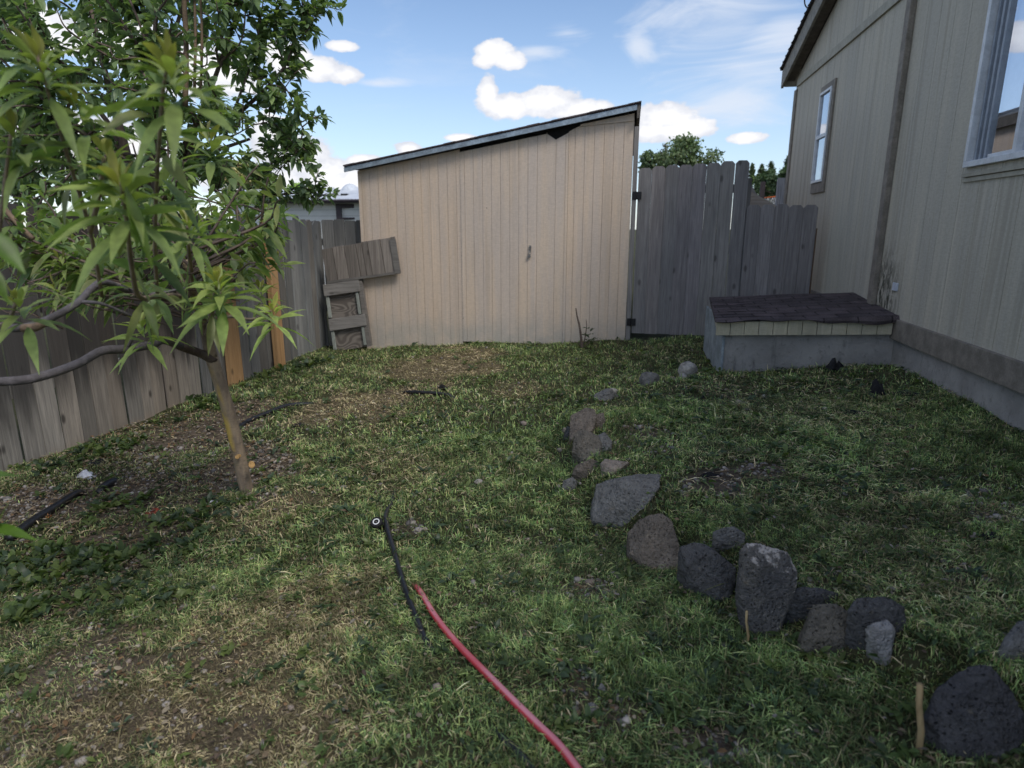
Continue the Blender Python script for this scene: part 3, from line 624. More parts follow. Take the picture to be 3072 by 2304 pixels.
mb.box(0, d_.length+.5, -.02, .02, -.06, .06, (.8, .8, .85), Matrix.Translation(a) @ Matrix.Rotation(-ang, 4, 'Y')); o = mb.build('leaning_plank', bpy.data.materials['leaning_plank_wood']); root_at(o, a); tag(o, 'darker steep plank behind the gate, above the wide leaning plank', 'plank')
# basketball hoop
hp = at(1666, 426, 17.); hoop = empty('basketball_hoop', (hp.x, 17, float(hgt(hp.x, 17))), 0, label='orange basketball rim with white net beyond the low fence', cat='basketball hoop')
mb = MB(); rr = .225; mb.tube([(hp.x+rr*math.cos(t), 17+rr*math.sin(t), hp.z+.02*math.cos(t)) for t in np.linspace(0, 2*math.pi, 28)], .014, 6, cap=False); mb.build('rim', M['orange'], hoop, True)
mb = MB()
for k_ in range(12):
    t = 2*math.pi*k_/12
    for sg in (1, -1):
        mb.tube([(hp.x+rr*(1-.42*f)*math.cos(t+sg*f*.52), 17+rr*(1-.42*f)*math.sin(t+sg*f*.52), hp.z-.38*f) for f in np.linspace(0, 1, 7)], .007, 4)
mb.build('net', M['net'], hoop)
mb = MB(); mb.tube([(hp.x+.3, 17.5, float(hgt(hp.x, 17))), (hp.x+.3, 17.5, hp.z)], .04, 8); mb.tube([(hp.x+.3, 17.5, hp.z), (hp.x+.1, 17.22, hp.z)], .025, 6); mb.build('pole', M['black'], hoop)
# ================================================================== LEFT FENCE
FA = Vector((-3.75, 1.0, 0)); FB = Vector((-2.31, 7.84, 0)); fdir = (FB-FA).normalized(); faz = math.atan2(fdir.x, fdir.y)
fence = empty('wood_fence', (FA.x, FA.y, -.2), -faz, label='old weathered plank fence with gaps running along the left side to the shed', cat='fence'); LF = FR['wood_fence'] @ Matrix.Translation((0, 0, .2))
# frame: local y along the fence, local x to the right (into the yard)
RZ90 = Matrix.Rotation(math.radians(90), 4, 'Z')
LEN = (FB-FA).length
mbs = {'fencewood': MB(LF), 'fencewood2': MB(LF)}; s = 0; i = 0
while s < LEN:
    w_ = random.choice([.115, .128, .135, .138, .138, .14]); far = s > 4.6
    base = float(hgt(*(FA+fdir*s).xy))-.03
    t = random.uniform(.62, 1.2); hue = random.uniform(-.05, .05)
    top = 1.455 - .006*s + random.uniform(-.035, .03) - (.1 if random.random() < .07 else 0)
    p = board_poly(w_-.003, base, top, random.choice([.02, .03, .03, .05]))
    lean = random.gauss(0, .008); off = random.uniform(-.012, .012)
    Mx = Matrix.Translation((off, s, 0)) @ RZ90 @ Matrix.Rotation(lean, 4, 'Y')
    mbs['fencewood2' if far else 'fencewood'].prism(p, .017, Mx, (t*(1+hue), t, t*(1-hue)))
    s += w_ + (random.choice([.002, .004, .007, .014]) if random.random() < .8 else .024)+(.010 if i % 3 == 1 and not far else 0); i += 1
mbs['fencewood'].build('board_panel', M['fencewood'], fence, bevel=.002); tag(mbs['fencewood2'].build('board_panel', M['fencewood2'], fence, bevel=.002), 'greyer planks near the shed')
for z in (.25, 1.08):
    mb = MB(LF); mb.box(-.065, -.02, 0, LEN, z, z+.085); mb.build('rail', M['fencewood2'], fence)
def inyard_post(x, ytop, ybot, w_, lab, tilt=0):
    q_ = gnd(x, ybot); rt = q_.x/q_.y; nx_f = Vector((fdir.y, -fdir.x, 0)); O_ = FA+nx_f*.06; yy_ = (O_.x-O_.y*fdir.x/fdir.y)/(rt-fdir.x/fdir.y); b = Vector((rt*yy_, yy_, float(hgt(rt*yy_, yy_)))); tz = at(x, ytop, b.y).z
    mb = MB(frame((b.x, b.y, 0), -faz)); mb.box(-.03, .03, -w_/2, w_/2, b.z-.1, tz, M=Matrix.Rotation(tilt, 4, 'X')); tag(mb.build('post', M['cedar'], fence, bevel=.004), lab)
    return b
inyard_post(510, 545, 826, .17, 'wide new orange cedar post'); inyard_post(606, 471, 801, .13, 'narrow new orange cedar post nearest the shed', .0)
ef = empty('end_fence', SF @ Vector((-3.45, .12, -.1)), -AZ, label='short grey plank fence piece facing the camera between the long fence and the shed', cat='fence')
mb = MB(SF); s = -3.80
for i, (w_, t, top) in enumerate([(.15, .85, 1.385), (.155, .95, 1.40), (.135, .8, 1.405), (.14, .86, 1.39), (.14, .78, 1.395), (.14, .82, 1.385)]):
    mb.prism(board_poly(w_-.004, -.2, top, .012), .018, Matrix.Translation((s, .12+random.uniform(-.004, .004), 0)), (t, t, t)); s += w_+(.016 if i == 0 else .002)
mb.build('board_panel', M['fencewood2'], ef, bevel=.002)
for z in (.3, 1.1):
    mb = MB(SF); mb.box(-3.7, -3.05, .14, .18, z, z+.08); mb.build('rail', M['fencewood2'], ef)
# ================================================================== PANEL AND FRAME LEANING ON THE SHED
def qp(Q, i, j, y0, y1):  # quad corners TL,TR,BR,BL in (s,z); y at top/bottom
    a = Vector(Q[0]).lerp(Vector(Q[1]), i); b = Vector(Q[3]).lerp(Vector(Q[2]), i); p = a.lerp(b, j); return Vector((p[0], y0+(y1-y0)*j, p[1]))
def qslab(mb, Q, i0, i1, j0, j1, ya, yb, th, c=(1, 1, 1), lift=0):
    P = [qp(Q, i0, j1, ya, yb), qp(Q, i1, j1, ya, yb), qp(Q, i1, j0, ya, yb), qp(Q, i0, j0, ya, yb)]; b = len(mb.v)
    for dy in (-th-lift, -lift):
        for p in P: mb.vert((p.x, p.y+dy, p.z), c)
    for f in ((0,1,2,3),(7,6,5,4),(0,4,5,1),(1,5,6,2),(2,6,7,3),(3,7,4,0)): mb.f.append([b+k_ for k_ in f])
Q1 = [(-3.575, 1.062), (-2.655, 1.205), (-2.60, .795), (-3.52, .664)]
lp = empty('plank_panel', SF @ Vector((-3.05, -.05, .66)), -AZ, label='weathered brown plank panel tilted against the shed and fence', cat='wood panel')
mb = MB(SF); xs = [0, .15, .31, .47, .55, .63, .80, .93, 1.0]
for a, b in zip(xs[:-1], xs[1:]):
    t = random.uniform(.75, 1.25); qslab(mb, Q1, a+.004, b-.004, random.uniform(-.02, .02), 1, -.035, -.045, .02, (t, t*.97, t*.94))
mb.build('board_panel', M['panelwood'], lp, bevel=.002)
mb = MB(SF); qslab(mb, Q1, .0, 1., .94, 1.01, -.03, -.04, .012, (.8, .8, .8), .024); qslab(mb, Q1, .93, 1.01, .05, .99, -.03, -.04, .008, (.9, .9, .9), .03); mb.build('edge_batten', M['railwood'], lp)
Q2 = [(-3.57, .632), (-3.085, .702), (-2.955, -.03), (-3.45, -.12)]
lf2 = empty('ladder_frame', SF @ Vector((-3.25, -.1, -.08)), -AZ, label='weathered frame of two rails over swirly plywood, standing below the plank panel', cat='wood frame')
mb = MB(SF); qslab(mb, Q2, .06, .94, .02, 1.03, -.02, -.15, .012); mb.build('plywood_back', M['ply'], lf2)
mb = MB(SF); qslab(mb, Q2, .9, 1.0, .0, 1.03, -.02, -.15, .05, (.8, .78, .76), .001); mb.build('edge_strip', M['railwood'], lf2)
for i0_, i1_, j0, j1, nm in ((.0, .94, -.02, .16, 'rail'), (.02, .97, .52, .70, 'rail')):
    mb = MB(SF); qslab(mb, Q2, i0_, i1_, j0, j1, -.02, -.15, .03, (random.uniform(.85, 1.1),)*3, .035); mb.build(nm, M['railwood'], lf2, bevel=.003)
for i0_, i1_, j0, j1 in ((.02, .10, .17, .50), (.03, .11, .71, 1.0), (.80, .87, .17, .51), (.82, .89, .71, 1.0)):
    mb = MB(SF); qslab(mb, Q2, i0_, i1_, j0, j1, -.02, -.15, .02, (random.uniform(.85, 1.05),)*3, .03); mb.build('stile', M['stilewood'], lf2, bevel=.003)
# ================================================================== NEIGHBOURS BEYOND THE FENCE
nb = empty('white_outbuilding', (-6.2, 3.0, -.4), -faz, label='white lap-sided outbuilding behind the left fence, seen through its gaps', cat='outbuilding'); NF = FR['white_outbuilding']
mb = MB(NF); mb.box(-3, 0, -3.5, 1.4, 0, 2.02); mb.build('wall', M['lap'], nb)
mb = MB(NF); i0 = len(mb.v)
for p in ((.2, -3.7, 2.0), (.2, 1.6, 2.0), (-1.5, 1.6, 2.5), (-1.5, -3.7, 2.5), (-3.2, 1.6, 2.0), (-3.2, -3.7, 2.0), (.2, -3.7, 2.08), (.2, 1.6, 2.08), (-1.5, 1.6, 2.58), (-1.5, -3.7, 2.58), (-3.2, 1.6, 2.08), (-3.2, -3.7, 2.08)): mb.vert(p)
for f in ((0,1,2,3),(3,2,4,5),(6,9,8,7),(9,11,10,8),(0,6,7,1),(1,7,8,2),(2,8,10,4)): mb.f.append([i0+k_ for k_ in f])
mb.build('roof', M['metalroof'], nb)
YH = 17.
c0 = at(574, 434, YH); lft = at(498, 436, YH+4.5); far_ = at(830, 434, YH-.6); rdg = at(546, 414, YH+2.2)
th = empty('mobile_home', (c0.x, YH, -.5), 0, label='white ribbed mobile home with pale metal roof beyond the fence and shed', cat='mobile home'); 
gz = -.6
mb = MB(); ex = far_+(far_-c0)*1.5
mb.poly([(c0.x, c0.y, gz), (ex.x, ex.y, gz), (ex.x, ex.y, c0.z), (c0.x, c0.y, c0.z)]); mb.poly([(lft.x, lft.y, gz), (c0.x, c0.y, gz), (c0.x, c0.y, c0.z), (rdg.x, rdg.y, rdg.z), (lft.x, lft.y, lft.z)])
mb.build('wall', M['lap2'], th)
r2 = at(560, 412.5, YH+2.2); e2 = Vector((ex.x, ex.y, c0.z)); rr2 = rdg+(ex-c0); dv = (lft-c0).normalized()*.0
mb = MB(); ovv = Vector((-.25, -.25, -.03))
A = [c0+ovv, e2+Vector((.2, -.25, -.03)), rr2+Vector((0, 0, .05)), rdg+Vector((-.3, -.1, .05)), lft+Vector((-.3, .2, 0)), lft+(ex-c0)]
mb.poly(A[:4]); mb.poly([A[3], A[2], A[5], A[4]])
roofm = mb.build('roof', M['metalroof'], th)
mb = MB(); mb.tube([A[0], A[1]], .045, 4); mb.tube([A[3], A[0]], .05, 4); mb.tube([A[3], A[4]], .06, 4); mb.build('roof_edge', M['brownframe'], roofm)
p = at(718, 411, YH+2); mb = MB(); mb.box(p.x-.12, p.x+.12, p.y-.1, p.y+.1, p.z-.15, p.z+.02); mb.box(p.x-.06, p.x+.06, p.y-.05, p.y+.05, p.z+.02, p.z+.07); mb.build('vent', M['metalroof'], roofm)
p = at(757, 411, YH+1.6); mb = MB()
for i in range(6):
    for j in range(16):
        q = lambda a, b: (p.x+.28*math.cos(b)*math.cos(a), p.y+.28*math.sin(b)*math.cos(a), p.z-.12+.3*math.sin(a))
        a0, a1, b0, b1 = i*math.pi/12, (i+1)*math.pi/12, j*math.pi/8, (j+1)*math.pi/8; mb.poly([q(a0, b0), q(a0, b1), q(a1, b1), q(a1, b0)])
mb.build('skylight_dome', M['vinyl'], roofm, True)
p = at(713, 426, YH+.6); mb = MB()
for i in range(7): mb.box(p.x-.5+i*.14, p.x-.34+i*.14, p.y-.2, p.y+.1, p.z-.05, p.z+.04+.05*math.sin(i*1.9)**2)
mb.build('tarp_roll', M['felt'], roofm)
a = at(728, 441, YH-.3); b = at(800, 470, YH-.3); mb = MB(); fw = .1; Yw = c0.y-.33
mb.box(a.x, b.x, Yw-.12, Yw+.4, a.z-fw, a.z); mb.box(a.x, a.x+fw*1.3, Yw-.12, Yw+.4, b.z, a.z-fw); mb.box(a.x, b.x, Yw-.12, Yw+.4, b.z-fw*.5, b.z); wf = mb.build('window', M['brownframe'], th)
mb = MB(); mb.poly([(a.x+.1, Yw, b.z), (b.x, Yw, b.z), (b.x, Yw, a.z-.05), (a.x+.1, Yw, a.z-.05)]); mb.build('pane', M['blind'], wf)
# ================================================================== FAR TREES
def rdir(n_): return nrm(rng.normal(size=(n_, 3)))
def far_tree(name, x, ytop, ybot, hw_, Y, n_, lsz, col, label, group=None, conic=False, trunk=True, sparse=0.):
    top = at(x, ytop, Y); bot = at(x, ybot, Y); gz_ = float(hgt(top.x, Y)); cz0 = max(bot.z, gz_+.3); H_ = top.z-cz0
    rad = abs(at(x+hw_, ybot, Y).x-top.x); root = empty(name, (top.x, Y, gz_), 0, label=label, cat='tree', group=group)
    mb = MB(); mb.tube([(top.x, Y, gz_), (top.x+.05, Y, cz0+H_*.3), (top.x, Y, cz0+H_*.95)], [H_*.03+.04, H_*.02+.02, .01], 6)
    cl = []
    for i in range(max(10, int(26*(1-sparse)))):
        f = (i+.5)/26 if conic else random.random(); f = min(f, .99); ang = random.uniform(0, 6.28)
        rr_ = rad*((1-f)**.8*.8+.06 if conic else math.sqrt(max(.05, 1-(2*f-1)**2)))*random.uniform(.3, 1.)
        e = Vector((top.x+rr_*math.cos(ang), Y+rr_*math.sin(ang), cz0+H_*f*random.uniform(.92, 1.02))); cl.append(e)
        mb.tube([(top.x, Y, max(gz_, cz0+H_*f*.75-.1)), tuple(e)], [.02+.01*H_, .008], 4)
    mb.build('trunk', M['bark_dark'], root, True)
    bag = LeafBag(); ncl = len(cl); csz = rad*(.17 if conic else .24)
    Cn = np.array([tuple(c_) for c_ in cl]); k_ = rng.integers(0, ncl, n_)
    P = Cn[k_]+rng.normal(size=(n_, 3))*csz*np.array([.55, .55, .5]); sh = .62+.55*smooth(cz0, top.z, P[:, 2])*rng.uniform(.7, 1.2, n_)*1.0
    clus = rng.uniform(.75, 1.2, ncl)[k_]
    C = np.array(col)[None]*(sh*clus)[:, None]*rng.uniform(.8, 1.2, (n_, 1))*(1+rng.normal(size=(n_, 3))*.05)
    A = rdir(n_); A[:, 2] -= .3; bag.add(*leaves(P, A, rdir(n_), rng.uniform(.7, 1.3, n_)*lsz, rng.uniform(.3, .42, n_)*lsz*.8, np.clip(C, 0, 1), .15, .15, 2)); bag.build('crown', M['leaf_far'], root)
far_tree('broadleaf_tree', 1480, 303, 372, 60, 19., 2900, .10, (.17, .225, .11), 'bushy green tree rising behind the tall gate')
far_tree('broadleaf_tree', 1402, 330, 370, 24, 20., 800, .10, (.15, .205, .10), 'small tree top between the shed and the bushy tree')
far_tree('sparse_tree', 1438, 310, 360, 16, 21., 160, .09, (.14, .14, .11), 'thin nearly bare treetop at the left edge of the bushy tree', sparse=.3)
for x, yt, yb, h_, lab in ((1626, 354, 388, 9, 'narrow conifer top closest to the tall gate'), (1646, 357, 390, 10, 'narrow conifer top above the dark brown post'), (1666, 351, 386, 11, 'narrow conifer top above the basketball rim')):
    far_tree('conifer', x, yt, yb, h_, 40., 1800, .10, (.085, .115, .055), lab, 'row of narrow conifer tops beyond the low fence', True)
far_tree('conifer', 1703, 340, 392, 13, 36., 1500, .11, (.06, .09, .055), 'dark conifer half hidden by the house corner', None, True)
for x, yt, yb, h_, Y, c_, lab in ((1636, 386, 440, 34, 30., (.075, .105, .035), 'yellowish green shrub behind the grey board and dark post'), (1672, 372, 436, 30, 27., (.055, .085, .04), 'green shrub behind the basketball rim'), (1697, 366, 436, 24, 25., (.05, .075, .035), 'darker shrub beside the house corner')):
    far_tree('shrub', x, yt, yb, h_, Y, 3000, .12, tuple(1.6*q for q in c_), lab, 'shrubs behind the basketball hoop')
far_tree('blossoming_tree', 510, 352, 440, 62, 24., 5000, .11, (.55, .50, .24), 'pale yellowish tree beyond the fence, behind the plum tree')
far_tree('shrub', 640, 401, 432, 26, 23., 1300, .12, (.24, .38, .08), 'bright green shrub top over the mobile home roof')
far_tree('broadleaf_tree', 30, 300, 420, 60, 12., 4200, .10, (.16, .21, .07), 'light green tree beyond the fence at the left edge of the photo')
# ================================================================== PLUM TREE over the fence
plum = empty('plum_tree', (-2.98, 5.35, -.2), 0, label='large leafy plum-like tree overhanging the fence at the upper left', cat='tree')
wood = MB(); bag = LeafBag(); tan_ = MB()
def leafy(pts, bag, step, per, L, Wd, cols, gap0=.0, up=.35, seg=3, droop=.3, spread=1.0, dens=None):
    """leaf spurs along a polyline of Vectors"""
    pts = [Vector(p) for p in pts]; P = []; A = []; acc = 0; tot = sum((b-a).length for a, b in zip(pts[:-1], pts[1:])); run = 0; ph = random.uniform(0, 6)
    for a, b in zip(pts[:-1], pts[1:]):
        d = b-a; l = d.length
        if l < 1e-6: continue
        t = d/l; q = t.orthogonal().normalized(); r = t.cross(q); x = acc
        while x < l:
            if (run+x)/tot >= gap0:
                ph += 2.4
                for k_ in range(per if isinstance(per, int) else random.randint(*per)):
                    th = ph+random.uniform(-1.2, 1.2); o = (q*math.cos(th)+r*math.sin(th))*spread
                    P.append(a+t*x+o*.012); A.append((o+t*random.uniform(.1, .9)+Vector((0, 0, up*random.uniform(-.5, 1.2)))))
            x += step*random.uniform(.6, 1.4)
        acc = x-l; run += l
    n_ = len(P)
    if not n_: return
    P = np.array([tuple(p) for p in P]); A = np.array([tuple(p) for p in A]); W = np.tile([0, 0, 1.], (n_, 1))+rng.normal(size=(n_, 3))*.45
    cols = np.array(cols); C = cols[rng.integers(0, len(cols), n_)]*rng.uniform(.75, 1.2, (n_, 1))
    bag.add(*leaves(P, A, W, rng.uniform(.6, 1.15, n_)*L, rng.uniform(.8, 1.15, n_)*Wd, C, rng.uniform(.05, droop*2, n_), .3, seg))
PC = [(.215, .30, .145), (.18, .26, .135), (.24, .335, .145), (.17, .24, .135), (.28, .37, .14)]
Ptop = [(-2.98, 5.35, -.25), (-2.95, 5.3, .5), (-2.9, 5.25, 1.1), (-2.86, 5.2, 1.5)]
wood.tube(curve(Ptop, 4), taper(13, .085, .06), 9)
limbs = []
for tgt, r0 in (((60, 60, 5.4), .04), ((180, -60, 5.6), .045), ((300, -80, 5.2), .05), ((420, -60, 5.3), .045), ((520, 10, 5.0), .04), ((120, 250, 4.7), .035), ((-20, 220, 5.6), .04), ((450, 180, 4.8), .04), ((330, 140, 4.6), .035), ((540, 300, 5.1), .035), ((250, 330, 4.7), .03)):
    e = at(*tgt); b = Vector(Ptop[-1])+Vector((random.uniform(-.06, .06), random.uniform(-.06, .06), random.uniform(-.4, .1)))
    mid = b.lerp(e, .5)+Vector((random.uniform(-.12, .12), random.uniform(-.12, .12), .15)); c_ = curve([b, b.lerp(mid, .5)+Vector((0, 0, .06)), mid, e], 5); limbs.append(c_); wood.tube(c_, taper(len(c_), r0, .010), 6)
for i in range(200):
    while True:
        dx, dy = random.uniform(-70, 575), random.uniform(-130, 455); Yt = random.uniform(4.3, 6.2)
        if dx > 380 and random.random() < (dx-380)/190: continue
        if dy > 330 and dx > 440 and random.random() < .5: continue
        break
    e = at(dx, dy, Yt); c_ = min(limbs, key=lambda L_: min((p-e).length for p in L_[3:])); p0 = min(c_[3:], key=lambda p: (p-e).length+random.uniform(0, .25))
    if (p0-e).length > 1.0: p0 = e+(p0-e)*(1.0/(p0-e).length)
    mid = p0.lerp(e, .5)+Vector((random.uniform(-.08, .08), random.uniform(-.08, .08), random.uniform(-.02, .1)))
    tw = curve([p0, mid, e, e+(e-mid)*.25+Vector((0, 0, .08))], 5); wood.tube(tw, taper(len(tw), .011, .003), 4)
    leafy(tw, bag, .032, (2, 4), .088, .022, PC, .05)
for br, r0 in (([(493, 267, 5.05), (530, 232, 5.05), (573, 193, 5.05), (617, 140, 5.0), (633, 90, 5.0), (653, 45, 5.0), (650, -20, 5.0)], .018), ([(545, 470, 5.7), (555, 445, 5.6), (573, 423, 5.5), (580, 383, 5.4), (590, 340, 5.35), (600, 290, 5.3), (606, 250, 5.3)], .020), ([(573, 423, 5.5), (600, 420, 5.4), (640, 418, 5.35), (672, 424, 5.3), (690, 434, 5.3)], .010),
    ([(500, 255, 5.05), (520, 200, 5.), (545, 130, 5.), (560, 60, 5.), (570, -10, 5.)], .012), ([(480, 300, 5.05), (510, 290, 5.), (545, 270, 5.)], .008), ([(600, 170, 5.02), (620, 195, 5.), (640, 235, 5.), (655, 285, 5.)], .007), ([(655, 285, 5.), (640, 330, 5.), (610, 360, 5.1), (590, 390, 5.1)], .006), ([(520, 430, 5.2), (560, 385, 5.2), (610, 330, 5.1), (650, 300, 5.05)], .008), ([(617, 140, 5.), (600, 100, 5.), (590, 50, 5.), (600, 0, 5.)], .007), ([(633, 90, 5.), (660, 70, 5.), (680, 30, 5.), (672, -20, 5.)], .006), ([(440, 350, 4.9), (500, 360, 4.9), (540, 350, 5.)], .008), ([(450, 410, 4.8), (500, 415, 4.8), (545, 440, 4.9)], .008), ([(480, 130, 5.), (520, 90, 5.), (530, 20, 5.), (525, -30, 5.)], .009), ([(545, 270, 5.), (580, 262, 5.), (600, 235, 5.)], .005)):
    c_ = curve([at(*p) for p in br], 5); wood.tube(c_, taper(len(c_), r0, .003), 6)
    leafy(c_, bag, .032, (2, 5), .086, .021, PC, .18 if r0 > .015 else .05)
    for q in range(int(len(c_)*.5)):
        i = random.randrange(len(c_)//4, len(c_)-1); a = c_[i]; e = a+Vector((random.uniform(-.14, .2), random.uniform(-.15, .15), random.uniform(-.1, .22))); tw = [a, a.lerp(e, .5)+Vector((0, 0, .02)), e]; wood.tube(tw, [.005, .004, .002], 4); leafy(tw, bag, .022, (2, 4), .082, .020, PC, .2)
wood.build('trunk', M['bark_dark'], plum, True)
bag.build('crown', M['leaf_plum'], plum)
for x, r_, yb in ((398, .020, 40), (418, .011, 0), (432, .010, 10)):
    st = MB(); st.tube(curve([at(x+2, yb+190, 4.95), at(x+4, yb+60, 4.95), at(x-1, yb-60, 4.95), at(x-3, -140, 4.95)], 5), taper(16, r_, r_*.75), 7); st.build('stem', M['bark_tan'], plum, True)
# ================================================================== PEACH TREE in the foreground
tb = gnd(531, 1063); peach = empty('peach_tree', tb, 0, label='young peach tree with long bright leaves and a leaning yellowish trunk in the left foreground', cat='tree')
TY = tb.y
mb = MB(); tr_ = curve([tb+Vector((.03, 0, -.12)), tb+Vector((.005, 0, .02)), at(520, 1000, TY-.02), at(498, 905, TY-.05), at(476, 830, TY-.08), at(455, 765, TY-.1)], 5)
mb.tube(tr_, [.056, .050, .043, .039]+taper(len(tr_)-4, .036, .031), 14)
def pbr(pts, r0, r1, n_=6, mb_=None): 
    c_ = curve([at(*p) for p in pts], 5); (mb_ or mb).tube(c_, taper(len(c_), r0, r1), n_); return c_
B = {}
B['up'] = pbr([(457, 770, TY-.1), (446, 725, TY-.16), (438, 690, TY-.3), (420, 640, 2.65), (400, 560, 2.5)], .030, .015, 10)
B['w1'] = pbr([(430, 665, 2.8), (390, 640, 2.5), (340, 640, 2.1), (300, 640, 1.8), (284, 570, 1.6), (274, 480, 1.42), (262, 395, 1.32)], .011, .0035)
B['w2'] = pbr([(340, 640, 2.1), (335, 540, 1.8), (338, 400, 1.55), (346, 280, 1.4), (352, 200, 1.34), (362, 140, 1.3)], .006, .003)
B['w3'] = pbr([(220, 640, 2.0), (195, 500, 1.75), (150, 350, 1.5), (110, 220, 1.4), (80, 120, 1.34)], .006, .003)
B['w4'] = pbr([(420, 640, 2.65), (410, 560, 2.2), (404, 490, 1.95)], .010, .004)
B['w6'] = pbr([(446, 725, TY-.16), (455, 690, 2.5), (462, 650, 2.1), (468, 612, 1.85)], .012, .004)
B['w7'] = pbr([(455, 690, 2.5), (500, 684, 2.35), (545, 690, 2.2), (585, 672, 2.1)], .008, .004)
B['w9'] = pbr([(195, 500, 1.75), (215, 420, 1.6), (225, 340, 1.5)], .007, .004)
B['wl'] = pbr([(-40, 700, 1.7), (-10, 560, 1.5), (10, 400, 1.4), (25, 280, 1.35)], .005, .003)
B['wm'] = pbr([(0, 705, 1.7), (20, 690, 1.62), (35, 650, 1.58)], .007, .004)
mb.build('trunk', M['bark_peach'], peach, True)
mb = MB()
pbr([(462, 778, TY-.1), (430, 762, TY-.18), (395, 750, TY-.3), (365, 737, 2.75)], .023, .018, 9, mb)
mb.build('limb', M['bark_dark'], peach, True)
mb = MB()
pbr([(390, 748, 2.85), (355, 735, 2.6), (325, 745, 2.4), (270, 754, 2.25), (220, 758, 2.15), (170, 785, 2.08), (100, 810, 2.0), (40, 822, 1.95), (-60, 826, 1.9)], .017, .014, 8, mb)
pbr([(268, 755, 2.25), (282, 735, 2.25), (286, 712, 2.25)], .010, .005, 6, mb)
pbr([(-60, 705, 1.75), (0, 709, 1.75), (60, 706, 1.75), (120, 682, 1.8), (170, 652, 1.88), (200, 622, 1.95), (230, 610, 2.05), (300, 640, 2.3)], .0115, .010, 8, mb)
pbr([(170, 652, 1.88), (215, 655, 1.9), (260, 672, 1.95), (300, 690, 2.0)], .006, .003, 5, mb)
pbr([(265, 612, 2.2), (300, 630, 2.2), (340, 634, 2.2), (400, 622, 2.2)], .008, .004, 6, mb)
mb.build('branch', M['bark_grey'], peach, True)
mb = MB(); pbr([(8, 450, 2.2), (40, 485, 2.2), (72, 516, 2.2)], .009, .008, 6, mb); mb.build('bare_branch', M['bark_tan'], peach, True)
mb = MB(); pbr([(50, 709, 1.745), (75, 707, 1.74), (95, 697, 1.745)], .0122, .012, 8, mb); mb.build('bare_branch', M['bark_tan'], peach, True)
for (x, y) in ((543, 1002), (516, 985)):
    mb = MB(); p = at(x, y, TY-.075); d = Vector((.5 if x > 530 else .1, -1, .15)).normalized(); mb.tube([p, p+d*.028], [.016 if x > 530 else .011]*2, 10); mb.build('pruning_cut', M['cut'], peach)
pb = LeafBag()
def whorl(x, y, Y, npx, n_, bright=1., tip=(.05, -.38, 1), flat=.0, r0=.0):
    n_ = int(n_*1.8)
    c = at(x, y, Y); L = npx*K*Y/FPX*1.12; t = Vector(tip).normalized(); q = t.orthogonal().normalized(); r = t.cross(q); P = []; A = []; LL = []; C = []; ph = random.uniform(0, 6)
    for i in range(n_):
        f = i/n_; pol = .25+1.45*f**.8+random.uniform(-.15, .15); ph += 2.4; o = q*math.cos(ph)+r*math.sin(ph)
        P.append(c-t*(L*.55*f)+o*.004); A.append(t*math.cos(pol)+o*math.sin(pol)); LL.append(L*(.55+.5*f if f < .8 else .95)*random.uniform(.85, 1.12))
        g = np.array([.38, .44, .13])*(1-f)+np.array([.25, .34, .11])*f
        if f < .14: g = np.array([.36, .34, .10])
        C.append(g*bright*random.uniform(.82, 1.15))
    P = np.array([tuple(p) for p in P]); A = np.array([tuple(p) for p in A]); LL = np.array(LL); m_ = len(P)
    pb.add(*leaves(P, A, np.tile([0, 0, 1.], (m_, 1))+rng.normal(size=(m_, 3))*.25, LL, LL*rng.uniform(.082, .112, m_), np.array(C), rng.uniform(.15, .62, m_), .4, 5))
for a in [(258, 395, 1.32, 165, 17, 1.05), (363, 140, 1.3, 150, 16, .9), (78, 118, 1.34, 135, 14, .8), (404, 478, 1.95, 92, 12, 1.05), (468, 608, 1.85, 118, 15, 1.1), (588, 668, 2.1, 82, 12, 1.5), (303, 700, 2.0, 92, 11, 1.35), (228, 330, 1.5, 120, 9, .95), (26, 275, 1.35, 130, 12, .75), (33, 648, 1.58, 110, 11, 1.0), (165, 225, 1.42, 120, 9, 1.0),
          (450, 300, 2.1, 95, 9, .8), (130, 560, 2.2, 66, 10, .8), (520, 580, 2.5, 62, 10, .85), (550, 520, 2.9, 55, 10, .8), (120, 620, 1.9, 70, 8, .9), (600, 555, 3.0, 50, 9, .8), (560, 620, 2.4, 60, 9, 1.0)]: whorl(*a)
# leaves on twigs filling the lower crown
tw_ = MB(); PCc = [(.19, .28, .10), (.225, .315, .10), (.16, .24, .09), (.26, .34, .105), (.27, .30, .115)]
for i in range(62):
    dx = random.uniform(40, 610); dy = random.uniform(455, 610)+(60 if dx < 300 else 0)*random.random(); Y = random.uniform(2.2, 3.1)
    if dx > 520 and dy < 480: continue
    a = at(dx, dy, Y); e = a+Vector((random.uniform(-.16, .16), random.uniform(-.16, .1), random.uniform(.04, .24))); b0 = min(sum((B[k_] for k_ in B), []), key=lambda p: (p-a).length)
    if (b0-a).length > .45: b0 = a+(b0-a)*(.45/(b0-a).length)
    c_ = curve([b0, a, a.lerp(e, .6)+Vector((.01, 0, .02)), e], 4); tw_.tube(c_, taper(len(c_), .006, .0025), 4); leafy(c_, pb, .028, (1, 3), .088, .0125, PCc, .3, .3, 4, .35)
for k_ in ('up', 'w1', 'w2', 'w3', 'w4', 'w6'): leafy(B[k_], pb, .05, (1, 2), .11, .0145, PCc, .35, .2, 4, .4)
for i in range(34):   # dry wispy twigs inside the crown
    a = at(random.uniform(80, 480), random.uniform(560, 720), random.uniform(2.0, 2.8)); pts = [a]
    for q in range(3): pts.append(pts[-1]+Vector((random.uniform(-.09, .09), random.uniform(-.06, .06), random.uniform(-.03, .07))))
    tw_.tube(pts, [.003, .0025, .002, .001], 4)
